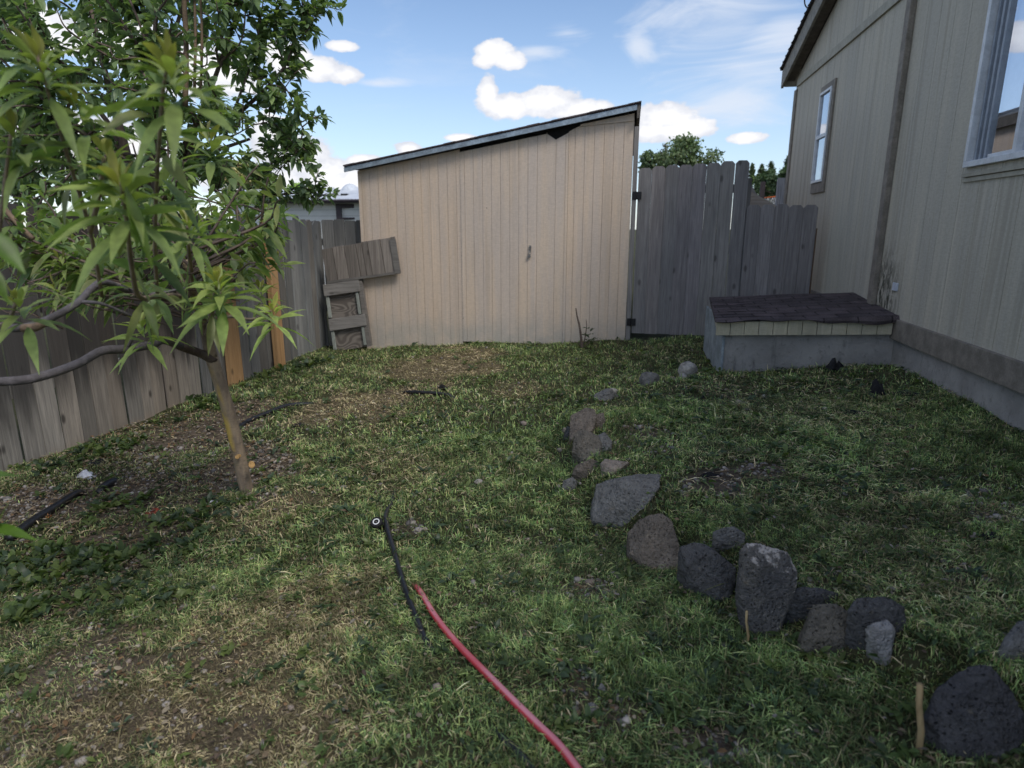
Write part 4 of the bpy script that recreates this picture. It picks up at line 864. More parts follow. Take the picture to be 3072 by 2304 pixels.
tw_.build('twig', M['bark_dark'], peach, True)
def big_leaf(x0, y0, x1, y1, Y, wpx, col, bend=.25, up=(0, -.4, 1)):
    a = at(x0, y0, Y); b = at(x1, y1, Y*.99); d = b-a; L = d.length; pb.add(*leaves(np.array([tuple(a)]), np.array([tuple(d)]), np.array([up], float), np.array([L]), np.array([wpx*K*Y/FPX]), np.array([col]), bend, .3, 5))
big_leaf(-30, 490, 48, 585, 1.0, 22, (.10, .19, .02), .1); big_leaf(-40, 560, 20, 640, 1.1, 16, (.09, .16, .02), .2)
big_leaf(-40, 1135, 85, 1150, 1.15, 13, (.11, .21, .02), .1); big_leaf(-60, 1030, 40, 1018, 1.2, 11, (.09, .17, .02), .1); big_leaf(-20, 1165, 22, 1070, 1.15, 9, (.09, .17, .02), .05)
big_leaf(320, 455, 312, 570, 1.4, 13, (.12, .20, .03), .0); big_leaf(330, 560, 415, 640, 1.6, 12, (.09, .15, .03), .2); big_leaf(270, 400, 325, 560, 1.3, 13, (.11, .18, .03), .15)
pb.build('crown', M['leaf_peach'], peach)
# ================================================================== ROCKS
import bmesh
def rock(x, yb, wpx, hpx, mat, seed, label, zf=.78, df=.8, top=None, rot=0., group='rocks edging the raised lawn', name='rock', cat='rock', lean=0., nplane=15, lump=1.):
    r = random.Random(seed); p = gnd(x, yb); W_ = 1.16*wpx*K*p.y/FPX; H_ = 1.22*hpx*K*p.y/FPX*zf; D_ = W_*df
    bm = bmesh.new(); bmesh.ops.create_icosphere(bm, subdivisions=5 if wpx > 45 else 4, radius=1)
    pls = [(Vector((r.gauss(0, 1), r.gauss(0, 1), r.gauss(0, .8))).normalized(), r.uniform(.72, 1.0)) for _ in range(nplane)]
    if top is not None: pls.append((Vector((r.uniform(-.15, .15), r.uniform(-.3, 0), 1)).normalized(), top))
    off = Vector((seed*3.1, seed*1.7, seed))
    for v in bm.verts:
        d = v.co.normalized(); rad = 1.12
        vals = [ds/max(1e-3, d.dot(n_)) for n_, ds in pls if d.dot(n_) > .15] + [1.12]
        kk = 26.; rad = -math.log(sum(math.exp(-kk*q) for q in vals))/kk
        rad *= 1+.09*lump*mnoise.fractal(d*2.1+off, 1., 2., 4)+.035*lump*mnoise.fractal(d*7+off, .8, 2., 4)
        v.co = d*rad
    zs = [v.co.z for v in bm.verts]; xs_ = [v.co.x for v in bm.verts]; ys_ = [v.co.y for v in bm.verts]
    sx = W_/(max(xs_)-min(xs_)); sy = D_/(max(ys_)-min(ys_)); sz = H_*1.45/(max(zs)-min(zs)); cz = min(zs)
    Mx = Matrix.Rotation(rot, 4, 'Z') @ Matrix.Rotation(lean, 4, 'Y')
    for v in bm.verts: v.co = Mx @ Vector((v.co.x*sx, v.co.y*sy, (v.co.z-cz)*sz-H_*.45))
    me = bpy.data.meshes.new(name); bm.to_mesh(me); bm.free(); me.materials.append(M[mat]); me.polygons.foreach_set('use_smooth', [True]*len(me.polygons))
    o = bpy.data.objects.new(name, me); COL.objects.link(o); o.location = (p.x, p.y+D_*.42, p.z); tag(o, label, cat, group); return o
def hull_rock(sil, mat, seed, label, df=.7, name='rock', cat='rock', group='rocks edging the raised lawn', lay=.4, lump=1., kk=90., dy=0., bulge=.16):
    """rock whose outline was measured on the photograph (half-scale crop units); its top leans back onto the bank by `lay`"""
    r = random.Random(seed); S = [(1106+x/2, 829.5+y/2) for x, y in sil]; fy = max(q[1] for q in S); fx = sum(q[0] for q in S)/len(S)
    foot = gnd(fx, fy); Y = foot.y; P2 = []
    for x, y in S:
        a_ = at(x, y, Y); b_ = gnd(x, y)+Vector((0, 0, .015)); P2.append(a_.lerp(b_, lay) if b_.y > Y else a_)
    cx = sum(p.x for p in P2)/len(P2); cz = sum(p.z for p in P2)/len(P2); cy = sum(p.y for p in P2)/len(P2); cen = Vector((cx, cy, cz))
    W_ = max(p.x for p in P2)-min(p.x for p in P2); D_ = W_*df; pts = []
    H_ = max((p-foot).length for p in P2); back = (cen-_C).normalized(); back = Vector((back.x, back.y, back.z*.9)).normalized()
    for p in P2:
        pts.append(p); q = cen+(p-cen)*r.uniform(.93, 1.)+back*D_*r.uniform(.15, .3)-Vector((0, 0, .02)); pts.append(q)
        pts.append(cen+(p-cen)*.72+back*D_*r.uniform(.6, .8)-Vector((0, 0, .05)))
    n_f = 3
    for k_ in range(n_f):      # a few raised corners on the visible side give broken facets
        a_ = P2[(k_*len(P2)//n_f) % len(P2)]; pts.append(cen+(a_-cen)*r.uniform(.45, .8)-back*W_*bulge*r.uniform(.3, 1.)+Vector((0, 0, .01)))
    low_ = [p for p in P2 if p.z < cz]
    for p in low_: pts.append(p+Vector((0, .03, -.07)))
    bm = bmesh.new(); vs = [bm.verts.new(p) for p in pts]; bmesh.ops.convex_hull(bm, input=vs); bm.normal_update()
    c0_ = cen+back*D_*.25; pls = []
    for f in bm.faces:
        n_ = f.normal.copy(); d_ = n_.dot(f.calc_center_median()-c0_)
        if d_ < 0: n_, d_ = -n_, -d_
        if d_ > 1e-4: pls.append((n_, d_))
    bm.free(); R_ = max(W_, H_)*.5
    bm = bmesh.new(); bmesh.ops.create_icosphere(bm, subdivisions=6 if W_ > .13 else 5, radius=1); off = Vector((seed*3.1, seed*1.7, seed))
    for v in bm.verts:
        d = v.co.normalized(); vals = [ds/max(1e-3, d.dot(n_))/R_ for n_, ds in pls if d.dot(n_) > .08]
        m0 = min(vals); rad = m0-math.log(sum(math.exp(-kk*(q-m0)) for q in vals if q < m0+.4))/kk
        q = d*rad*R_; rad *= 1+.03*lump*mnoise.fractal(d*2.3+off, 1., 2., 4)+.030*lump*mnoise.fractal(d*6+off, .7, 2., 5)+.010*mnoise.fractal(d*22+off, .6, 2., 3)
        v.co = d*rad*R_
    me = bpy.data.meshes.new(name); bm.to_mesh(me); bm.free(); me.materials.append(M[mat]); me.polygons.foreach_set('use_smooth', [True]*len(me.polygons))
    base_ = Vector((c0_.x, c0_.y, foot.z)); me.transform(Matrix.Translation(c0_-base_)); o = bpy.data.objects.new(name, me); COL.objects.link(o); o.location = base_+Vector((0, dy, 0)); tag(o, label, cat, group); return o
for a in [
 ([(248,240),(252,140),(320,102),(356,113),(368,150),(350,200),(300,240)], 'rock_red', 3, 'reddish brown square-shouldered rock, topmost block of the big cluster', .8),
 ([(345,190),(360,134),(396,124),(404,160),(385,195)], 'rock_red', 4, 'small reddish rock tucked behind the reddish brown block', .8),
 ([(222,232),(236,185),(258,190),(258,238)], 'rock_dark', 31, 'small black stone at the left foot of the reddish brown block', .8),
 ([(260,300),(268,215),(300,196),(372,225),(388,258),(378,318),(310,334)], 'rock_brown', 5, 'grey brown rock directly in front of the reddish brown block', .8),
 ([(362,270),(368,224),(400,210),(434,248),(430,284),(390,296)], 'rock_grey', 6, 'pale grey rock leaning on the right of the grey brown rock', .8),
 ([(256,400),(272,356),(342,326),(384,344),(388,390),(300,408)], 'rock_red', 7, 'flat brown rock beside the pinkish-topped stone', .8),
 ([(380,350),(402,328),(505,344),(476,368),(428,398),(392,388)], 'rock_pink', 8, 'pinkish pale-topped flat stone in the rock edging', .9),
 ([(213,468),(220,420),(260,403),(284,424),(270,462)], 'rock_grey', 9, 'small grey stone left of the edging, above the largest flat rock', .8),
 ([(345,600),(340,530),(364,440),(425,418),(500,403),(560,393),(645,398),(640,450),(595,510),(555,570),(520,612),(440,620)], 'rock_grey', 10, 'largest flat grey pitted rock in the middle of the edging', .75),
 ([(505,740),(500,650),(540,598),(580,575),(652,566),(694,600),(704,660),(726,720),(720,806),(650,812),(560,790)], 'rock_red', 12, 'broad reddish brown rock below the largest flat grey rock', .7),
 ([(724,790),(722,704),(790,686),(832,696),(872,718),(912,758),(970,800),(968,850),(945,934),(880,944),(820,900),(760,850)], 'rock_dark', 13, 'dark grey slanted rock left of the tall lichen-marked rock', .6),
 ([(880,710),(866,640),(920,622),(962,618),(1010,650),(1006,700),(960,712)], 'rock_grey', 14, 'small grey pitted rock behind the dark slanted rock', .7),
 ([(982,720),(1008,680),(1080,690),(1192,726),(1234,800),(1240,850),(1204,880),(1170,940),(1160,1065),(1130,1100),(1050,1090),(1000,980),(980,880)], 'rock_lichen', 23, 'tall upright dark rock with white lichen on top', .6),
 ([(1166,965),(1186,898),(1250,880),(1340,885),(1408,908),(1400,965),(1310,1010),(1230,1012)], 'rock_dark', 16, 'low dark rock right of the tall lichen-marked rock', .8),
 ([(1236,1140),(1256,1060),(1298,960),(1402,955),(1466,998),(1486,1060),(1450,1140),(1360,1180),(1260,1172)], 'rock_brown', 17, 'dark brownish rock in front, between the tall rock and the pale concrete chunk', .7),
 ([(1446,990),(1488,926),(1600,918),(1696,966),(1706,1040),(1686,1115),(1600,1140),(1540,1130),(1470,1060)], 'rock_dark', 18, 'black rock propping up the pale concrete chunk', .7)]: hull_rock(*a[:4], df=a[4], lay={10: .58, 12: .45, 13: .3, 23: .12, 16: .22, 17: .4, 18: .22, 8: .5, 7: .3, 14: .2, 9: .2, 6: .25, 4: .2}.get(a[2], .36), lump=1.)
hull_rock([(1486,1012),(1540,986),(1578,980),(1616,1024),(1606,1052),(1594,1112),(1592,1152),(1572,1152),(1526,1092),(1496,1052)], 'rock_pale', 19, 'pale grey jagged chunk of broken concrete on the black rock', .42, 'concrete_chunk', 'concrete chunk', lump=1.9, dy=-.05, lay=.45)
hull_rock([(2105,1180),(2128,1098),(2180,1036),(2270,1014),(2290,1100),(2270,1190),(2180,1210)], 'rock_grey', 20, 'grey rock cut by the right edge of the photo', .8)
hull_rock([(1796,1450),(1826,1326),(1900,1264),(2010,1218),(2064,1224),(2156,1326),(2216,1450),(2206,1564),(2130,1624),(2000,1636),(1886,1604),(1836,1510)], 'rock_dark2', 21, 'very large dark pitted rock in the lower right corner', .75)
rock(1490, 815, 38, 30, 'rock_white', 22, 'white pitted stone near the left end of the shingled platform', .9, group='small stones on the lawn')
rock(1477, 818, 16, 10, 'rock_white', 32, 'tiny white stone at the foot of the white pitted stone', .9, group='small stones on the lawn')
rock(1404, 832, 40, 27, 'rock_grey', 24, 'half-buried bluish grey stone left of the white pitted stone', .8, group='small stones on the lawn')
rock(1312, 866, 50, 26, 'rock_grey', 25, 'bluish stone above the cluster of edging rocks', .8, group='small stones on the lawn')
rock(1325, 852, 22, 12, 'rock_white', 26, 'pale chip resting on the bluish stone', .9, group='small stones on the lawn')
rock(1222, 935, 13, 10, 'rock_pink', 33, 'small pinkish stone left of the black stone', .9, group='small stones on the lawn')
rock(1302, 1503, 24, 24, 'rock_grey', 34, 'round grey stone in the grass to the right of the red hose', .9, group='small stones on the lawn')
rock(1280, 1545, 30, 26, 'rock_grey', 35, 'grey stone beside the red hose near the bottom edge', .8, group='small stones on the lawn')
# ================================================================== HOSES, PIPE, SCRAPS
def onground(pts, lift=.01): 
    out = []
    for q in pts:
        g = gnd(q[0], q[1]); out.append(g+Vector((0, 0, lift if len(q) < 3 else q[2])))
    return out
def tube_thing(name, pts, r, mat, label, cat, group=None, n_=10):
    mb = MB(); mb.tube(curve(pts, 6), r, n_); o = mb.build(name, M[mat], None, True); root_at(o, pts[len(pts)//2]); return tag(o, label, cat, group)
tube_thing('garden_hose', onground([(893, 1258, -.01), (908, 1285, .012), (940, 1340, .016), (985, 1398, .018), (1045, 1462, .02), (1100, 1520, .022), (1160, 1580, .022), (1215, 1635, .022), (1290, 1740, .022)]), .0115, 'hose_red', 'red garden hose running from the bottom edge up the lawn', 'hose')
hp_ = tube_thing('drip_hose', onground([(852, 1062, -.005), (846, 1090, .008), (834, 1122, .022), (838, 1155, .026), (850, 1195, .018), (866, 1250, .015), (882, 1300, .015), (900, 1345, .014), (918, 1388, .012), (938, 1412, -.004)]), .0125, 'hose_black', 'black hose beside the red hose, ending at the round cap', 'hose')
tube_thing('drip_hose', onground([(1058, 1560, -.012), (1085, 1600, .004), (1120, 1632, .006), (1165, 1690, .008)]), .0125, 'hose_black', 'half-buried black hose stretch left of the red hose at the bottom edge', 'hose')
tube_thing('irrigation_pipe', onground([(20, 1172), (70, 1135), (120, 1103), (168, 1073), (182, 1066, -.02)], .02), .021, 'hose_black', 'thick black pipe lying on gravel near the left edge', 'pipe')
tube_thing('irrigation_pipe', onground([(212, 1068, .0), (228, 1060, .028), (246, 1051, .03), (252, 1049, .025)], .02), .023, 'hose_black', 'short black pipe elbow right of the thick pipe end', 'pipe')
tube_thing('irrigation_pipe', onground([(490, 945, -.015), (530, 918), (580, 896), (625, 880), (680, 870, -.01)], .016), .018, 'hose_black', 'black pipe behind the peach trunk, leading towards the dry patch', 'pipe')
tube_thing('irrigation_pipe', onground([(862, 848, -.01), (885, 852), (930, 854), (968, 859), (985, 862, -.01)], .02), .016, 'hose_black', 'short black pipe across the dry patch near the shed', 'pipe')
c_ = gnd(815, 1146); cap = empty('round_cap', c_, 0, label='black round hose-end cap with a white ring on its face', cat='hose cap'); CF = frame(c_+Vector((0, 0, .036))) @ Matrix.Rotation(math.radians(32), 4, 'X') @ Matrix.Rotation(math.radians(-6), 4, 'Y')
def lathe(mb, prof, n_=28):
    b = len(mb.v)
    for r, z in prof:
        for j in range(n_): t = 2*math.pi*j/n_; mb.vert((r*math.cos(t), r*math.sin(t), z))
    for i in range(len(prof)-1):
        for j in range(n_): k_ = (j+1) % n_; mb.f.append([b+i*n_+j, b+i*n_+k_, b+(i+1)*n_+k_, b+(i+1)*n_+j])
mb = MB(CF); lathe(mb, [(.0005, -.018), (.024, -.018), (.027, -.015), (.027, .012), (.025, .015), (.018, .0155), (.0165, .013), (.0005, .013)]); mb.build('body', M['rubber'], cap, True)
mb = MB(CF); lathe(mb, [(.0110, .0135), (.0112, .0152), (.0152, .0152), (.0155, .0135)]); mb.build('white_ring', M['white'], cap, True)
mb = MB(CF); lathe(mb, [(.0005, .0148), (.0025, .0146), (.004, .0132)], 12); mb.build('centre_screw', M['galv'], cap, True)
mb = MB(); mb.tube([c_+Vector((.02, .0, .03)), c_+Vector((.045, .01, .022))], .007, 8); mb.build('stem', M['rubber'], cap, True)
def scrap(x, y, w, h, mat, label, name='felt_scrap', cat='scrap', seed=0, lift=.35, group=None):
    r = random.Random(seed); p = gnd(x, y); W_ = w*K*p.y/FPX; H_ = h*K*p.y/FPX; n_ = 9; mb = MB(frame(p, r.uniform(-.4, .4)))
    idx = {}
    for i in range(n_):
        for j in range(n_):
            u, v = i/(n_-1)-.5, j/(n_-1)-.5
            e = 1+.35*mnoise.noise(Vector((u*4+seed, v*4, 1.3))); z = H_*lift*max(0, .9-2.2*(abs(u)**1.3+abs(v)**1.6)+.9*mnoise.noise(Vector((u*3.2, v*3.2, seed*1.9))))
            idx[i, j] = mb.vert((u*W_*e*(1-.45*abs(v)), v*max(W_*.6, H_)*e*(1-.4*abs(u)), z+.006))
    for i in range(n_-1):
        for j in range(n_-1): mb.f.append([idx[i, j], idx[i+1, j], idx[i+1, j+1], idx[i, j+1]])
    o = mb.build(name, M[mat], None, True); root_at(o, p); m_ = o.modifiers.new('s', 'SOLIDIFY'); m_.thickness = .004; tag(o, label, cat, group); return o
FG = 'black felt scraps on the lawn'
for a in [(1800, 800, 42, 34, 'peaked black felt scrap against the platform base', 1, 1.), (1893, 852, 34, 44, 'upright black felt scrap right of the peaked one', 2, 1.), (1965, 853, 80, 16, 'long black strip lying along the house foundation', 3, .5), (1850, 893, 66, 18, 'wide flat black scrap in the middle of the right lawn', 4, .5), (1731, 862, 20, 14, 'small black scrap below the middle of the platform', 5, .6),
          (1420, 884, 24, 10, 'small black scrap right of the reddish brown block', 6, .5), (1518, 862, 12, 16, 'tiny black scrap below the white pitted stone', 7, .6), (1535, 1030, 46, 18, 'black scrap on the bare patch right of the largest flat rock', 8, .7), (2140, 1162, 50, 20, 'black scrap near the right edge on the thin grass', 9, .7), (645, 920, 28, 14, 'black scrap left of the dry lawn patch', 10, .6), (957, 842, 28, 16, 'pointed black scrap above the short pipe on the dry patch', 11, 1.), (1902, 1022, 18, 18, 'black scrap in the shaded right lawn, above the tall rock', 12, .7), (205, 1000, 56, 14, 'black sheet edge behind the white paper', 13, .5), (483, 1452, 22, 12, 'small black scrap in the dry grass at lower left', 14, .6), (1066, 898, 8, 14, 'tiny dark scrap standing in the centre of the lawn', 15, 1.)]:
    scrap(a[0], a[1], a[2], a[3], 'felt', a[4], seed=a[5], lift=a[6]*.72, group=FG)
scrap(186, 1030, 48, 26, 'paper', 'crumpled white paper near the left fence', 'paper_scrap', 'paper', 21, .55)
scrap(458, 1091, 30, 15, 'paper', 'small white paper scrap left of the peach trunk', 'paper_scrap', 'paper', 22, .6)
scrap(335, 1109, 40, 12, 'redbit', 'reddish chip on the dirt left of the peach trunk', 'wood_chip', 'chip', 23, .7)
scrap(100, 1118, 22, 14, 'orangebit', 'orange red chip on the gravel beside the thick pipe', 'wood_chip', 'chip', 24, .8)
def stick(x0, y0, yt, r, label, name='stake', mat='stick', dx=0):
    b = gnd(x0, y0); t = at(x0+dx, yt, b.y); mb = MB(frame(b)); h_ = t-b; pts = [Vector((0, 0, -.05)), h_*.35+Vector((.003, 0, 0)), h_*.7+Vector((-.002, 0, 0)), h_]; mb.tube(pts, [r, r*1.05, r*.95, r], 9)
    o = mb.build(name, M[mat], None, True); o.location = b; 
    o.data.transform(Matrix.Translation(-b)); return tag(o, label, 'stick')
stick(1987, 1628, 1478, .0075, 'pale stick standing upright beside the very large dark rock'); stick(1615, 1398, 1320, .004, 'thin tan stick leaning on the tall lichen-marked rock', dx=-2)
stick(1277, 727, 718, .006, 'short white peg in the grass at the foot of the shed', 'peg', 'white')
# dead sapling by the shed
b = gnd(1256, 752); sap = empty('dead_sapling', b, 0, label='dead bare sapling stump with two shoots and a leafy weed before the shed', cat='sapling')
mb = MB(); SY = b.y
for pts, r0 in (([(1257, 753), (1256, 735), (1252, 705), (1247, 685), (1244, 666)], .016), ([(1258, 748), (1264, 728), (1267, 705), (1266, 690)], .008), ([(1257, 750), (1250, 742), (1240, 737)], .006), ([(1258, 750), (1270, 742), (1282, 738)], .006), ([(1252, 705), (1250, 700), (1248, 697)], .005)):
    c_ = curve([at(x, y, SY) for x, y in pts], 4); mb.tube(c_, taper(len(c_), r0, r0*.35), 7)
mb.build('stem', M['bark_dark'], sap, True)
sb = LeafBag(); a0 = at(1276, 744, SY-.02); c_ = curve([a0, at(1275, 725, SY), at(1272, 703, SY)], 5); leafy(c_, sb, .03, 2, .11, .02, [(.06, .10, .05), (.05, .09, .045)], 0, .3, 3, .2)
sb.build('leaf', M['leaf_plum'], sap)
# ================================================================== GRASS, WEEDS, STRAW, PEBBLES (uncountable: one object each)
def cand(n_, ya, yb):
    y = np.sqrt(rng.uniform(ya**2, yb**2, n_)); x = rng.uniform(-1, 1, n_)*(y*.95+.5); return x, y
def inside_yard(x, y):
    lx = (x-OS[0])*math.cos(AZ)-(y-OS[1])*math.sin(AZ); ly = (x-OS[0])*math.sin(AZ)+(y-OS[1])*math.cos(AZ)
    hx_ = (x-OH[0])*math.cos(AZ)-y*math.sin(AZ); hy_ = (x-OH[0])*math.sin(AZ)+y*math.cos(AZ)
    fx = (x-FA.x)*fdir.y-(y-FA.y)*fdir.x
    ok = (ly < -.005) | (lx > 2.1)
    ok &= (hx_ < .0) & ~((hx_ > -1.27) & (hy_ > 4.88) & (hy_ < 6.2)); ok &= (fx > .03)
    return ok & (ly < .4)
def field(x, y):
    f = {t: mask(t, x, y) for t in ('dry', 'bare', 'gravel', 'weed', 'lush', 'clip', 'thin')}
    f['bare'] = np.maximum(f['bare'], .9*smooth(-1.55-.12*y, -1.85-.12*y, x)*(y < 5)*(fbm(x, y, 1.3, 5)*.9+.2))
    return f
def blades(n_, ya, yb, Lr, Wr, mode='green'):
    x, y = cand(n_, ya, yb); k_ = inside_yard(x, y); x, y = x[k_], y[k_]; f = field(x, y)
    pg = (1-.88*f['bare'])*(1-.93*f['gravel'])*(1-.42*f['dry'])*(1-.35*f['thin'])*(.30+.62*fbm(x, y, 2.1, 21)+.80*smooth(.40, .62, fbm(x, y, 13, 27, 3)))*(1-.45*smooth(.52, .66, fbm(x, y, 5.5, 57, 3)))
    if mode == 'straw': pg = np.clip(.03+.9*f['dry']+.35*f['bare']+.22*f['clip']+.12*f['gravel'], 0, 1)*(.35+.9*fbm(x, y, 4, 31))
    k_ = rng.uniform(0, 1, len(x)) < pg; x, y = x[k_], y[k_]; f = {a: b[k_] for a, b in f.items()}; m_ = len(x)
    z = hgt(x, y)-.003; az_ = rng.uniform(0, 2*math.pi, m_); cl = fbm(x, y, 7, 41, 3)
    az_ = np.where(rng.uniform(0, 1, m_) < .8, az_, fbm(x, y, 2.2, 51, 2)*9)
    lie = np.clip(f['clip']*.75+f['dry']*.3, 0, 1); 
    tilt = np.where(rng.uniform(0, 1, m_) < .30+.45*lie, rng.uniform(1.05, 1.5, m_), rng.uniform(.05, .8, m_))
    if mode == 'straw': tilt = rng.uniform(1.25, 1.56, m_)
    L = rng.uniform(*Lr, m_)*(.45+.75*cl)*(1+.45*f['lush'])*np.where(rng.uniform(0, 1, m_) < .06, 1.7, 1.)*(1-.35*f['bare'])*(1-.38*f['dry']); Wd = rng.uniform(*Wr, m_)
    d = np.stack([np.cos(az_), np.sin(az_)], 1); s_ = np.stack([-d[:, 1], d[:, 0]], 1)
    P = np.stack([x, y, z+np.where(tilt > 1.05, rng.uniform(0, .028, m_), 0)], 1)
    def pt(t, bend): 
        th = tilt*(.86+.2*t)+bend*t*t; h_ = np.stack([d[:, 0]*np.sin(th), d[:, 1]*np.sin(th), np.cos(th)], 1); return P+h_*(L*t)[:, None]
    bend = np.where(tilt > 1.05, rng.uniform(-.02, .1, m_), rng.uniform(-.1, .4, m_)); tw = rng.uniform(-.6, .6, m_)
    S3 = np.stack([s_[:, 0], s_[:, 1], tw], 1)*Wd[:, None]
    m1 = pt(.5, bend); tp_ = pt(1., bend); tp_[:, 2] = np.maximum(tp_[:, 2], z+.004)
    V = np.stack([P-S3, P+S3, m1-S3*.85, m1+S3*.85, tp_], 1).reshape(-1, 3)
    if mode == 'straw':
        base = np.array([(.30, .235, .145), (.23, .18, .115), (.165, .13, .09), (.38, .315, .20)])[rng.integers(0, 4, m_)]
        base *= (.55+.75*rng.uniform(0, 1, (m_, 1)))*(1-.25*f['bare'][:, None])
    else:
        g = np.array([(.105, .158, .058), (.074, .118, .046), (.15, .20, .072), (.055, .09, .042), (.225, .255, .105)])[rng.integers(0, 5, m_)]
        br = np.array([(.27, .225, .13), (.19, .16, .09), (.34, .285, .18)])[rng.integers(0, 3, m_)]
        pd = np.clip(.13+.72*f['dry']+.25*f['bare']+.18*f['clip']+.25*(fbm(x, y, 3.1, 61)-.45)+.08*smooth(.2, -1.2, x)-.2*f['lush'], .03, .92)
        base = np.where((rng.uniform(0, 1, m_) < pd)[:, None], br, g); mixd = (.35*f['dry'])[:, None]; base = base*(1-mixd)+np.array([.15, .13, .06])*mixd
        base = base*(.72+.62*fbm(x, y, 1.7, 71))[:, None]*(1+.28*f['lush'])[:, None]*rng.uniform(.7, 1.25, (m_, 1))
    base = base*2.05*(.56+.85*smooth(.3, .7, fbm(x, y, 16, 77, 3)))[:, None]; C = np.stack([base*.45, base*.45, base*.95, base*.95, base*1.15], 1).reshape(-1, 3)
    b = (np.arange(m_)*5)[:, None]
    return V, [b+np.array([[2, 3, 4]]), b+np.array([[0, 1, 3, 2]])], np.clip(C, 0, 1)
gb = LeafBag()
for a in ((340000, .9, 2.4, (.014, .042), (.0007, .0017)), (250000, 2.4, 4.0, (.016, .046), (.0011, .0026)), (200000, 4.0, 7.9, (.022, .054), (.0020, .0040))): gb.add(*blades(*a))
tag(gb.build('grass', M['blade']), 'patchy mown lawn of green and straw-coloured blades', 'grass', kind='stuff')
stb = LeafBag()
for a in ((26000, 1.0, 2.6, (.02, .085), (.0005, .0011)), (30000, 2.6, 4.6, (.03, .11), (.0009, .002)), (34000, 4.6, 7.6, (.04, .11), (.0014, .003))): stb.add(*blades(*a, mode='straw'))
tag(stb.build('straw', M['straw']), 'dry straw and clippings scattered over the lawn', 'straw', kind='stuff')
# broad-leaved weeds
wb = LeafBag()
def rosettes(n_, ya, yb, size, typ):
    x, y = cand(n_, ya, yb); k_ = inside_yard(x, y); x, y = x[k_], y[k_]; f = field(x, y)
    p_ = (.06+.85*f['weed']+.22*f['lush']+.08*f['clip']+.12*smooth(.5, .65, fbm(x, y, 1.9, 93)))*(1-.3*f['dry']); k_ = rng.uniform(0, 1, len(x)) < p_; x, y, wd = x[k_], y[k_], f['weed'][k_]
    for i in range(len(x)):
        m_ = rng.integers(4, 10); s_ = size*rng.uniform(.5, 1.25)*(1+.5*wd[i]); az_ = rng.uniform(0, 6.28, m_); el = rng.uniform(.12, 1.0, m_)+.25*wd[i]
        A = np.stack([np.cos(az_)*np.cos(el), np.sin(az_)*np.cos(el), np.sin(el)], 1); P = np.tile([x[i], y[i], float(hgt(x[i], y[i]))+.012], (m_, 1))+rng.normal(size=(m_, 3))*np.array([.012, .012, .003])
        c = np.array([(.08, .125, .05), (.11, .165, .05), (.155, .205, .06), (.075, .115, .065)])[rng.integers(0, 4)]*rng.uniform(.7, 1.15)
        wb.add(*leaves(P, A, np.tile([0, 0, 1.], (m_, 1))+rng.normal(size=(m_, 3))*.2, rng.uniform(.6, 1.2, m_)*s_, rng.uniform(.12, .22, m_)*s_, np.tile(c, (m_, 1))*rng.uniform(.8, 1.2, (m_, 1)), .3, .2, 3))
rosettes(6500, 1.0, 2.6, .042, 0); rosettes(8500, 2.6, 4.8, .052, 0); rosettes(3600, 4.8, 7.7, .07, 0)
def big_weed(x, y, L, n_, c, el0=.5):
    g = gnd(x, y); az_ = rng.uniform(0, 6.28, n_); el = rng.uniform(el0*.3, el0*1.6, n_); A = np.stack([np.cos(az_)*np.cos(el), np.sin(az_)*np.cos(el), np.sin(el)], 1)
    wb.add(*leaves(np.tile(tuple(g), (n_, 1))+rng.normal(size=(n_, 3))*.006, A, np.tile([0, 0, 1.], (n_, 1))+rng.normal(size=(n_, 3))*.2, rng.uniform(.6, 1.15, n_)*L, rng.uniform(.12, .17, n_)*L, np.tile(c, (n_, 1))*rng.uniform(.8, 1.25, (n_, 1)), .35, .25, 4))
for x, y, L, n_ in ((1700, 1388, .085, 6), (1655, 1392, .07, 5), (1722, 1385, .08, 4), (1350, 1135, .06, 4), (1388, 1160, .07, 4), (1292, 922, .085, 4), (1520, 1130, .07, 4), (1650, 1110, .07, 6), (1760, 1210, .08, 6), (1900, 1200, .09, 5), (1480, 1300, .06, 6), (1330, 1240, .06, 7), (1240, 1330, .055, 8), (1400, 1360, .06, 8),
                    (1290, 1420, .06, 8), (1540, 1450, .06, 8), (1620, 1500, .065, 7), (1770, 1460, .08, 6), (1850, 1510, .08, 7), (1930, 1480, .08, 5), (1460, 1545, .055, 9), (1700, 1570, .06, 8), (1380, 1640, .05, 8), (1800, 1620, .06, 8), (1640, 905, .11, 5), (1520, 935, .1, 4), (1760, 905, .1, 5), (1850, 960, .1, 5), (1700, 985, .09, 6),
                    (490, 1140, .07, 8), (400, 1190, .075, 9), (330, 1230, .08, 9), (250, 1255, .08, 9), (160, 1205, .07, 8), (80, 1240, .08, 9), (60, 1330, .08, 9), (360, 1320, .06, 7), (470, 1350, .055, 6), (640, 1010, .07, 6), (660, 985, .07, 6), (1090, 1010, .05, 6)):
    big_weed(x, y, L, n_, np.array([(.10, .155, .055), (.14, .20, .06), (.175, .23, .07)])[rng.integers(0, 3)]*(.62 if x < 700 else 1.))
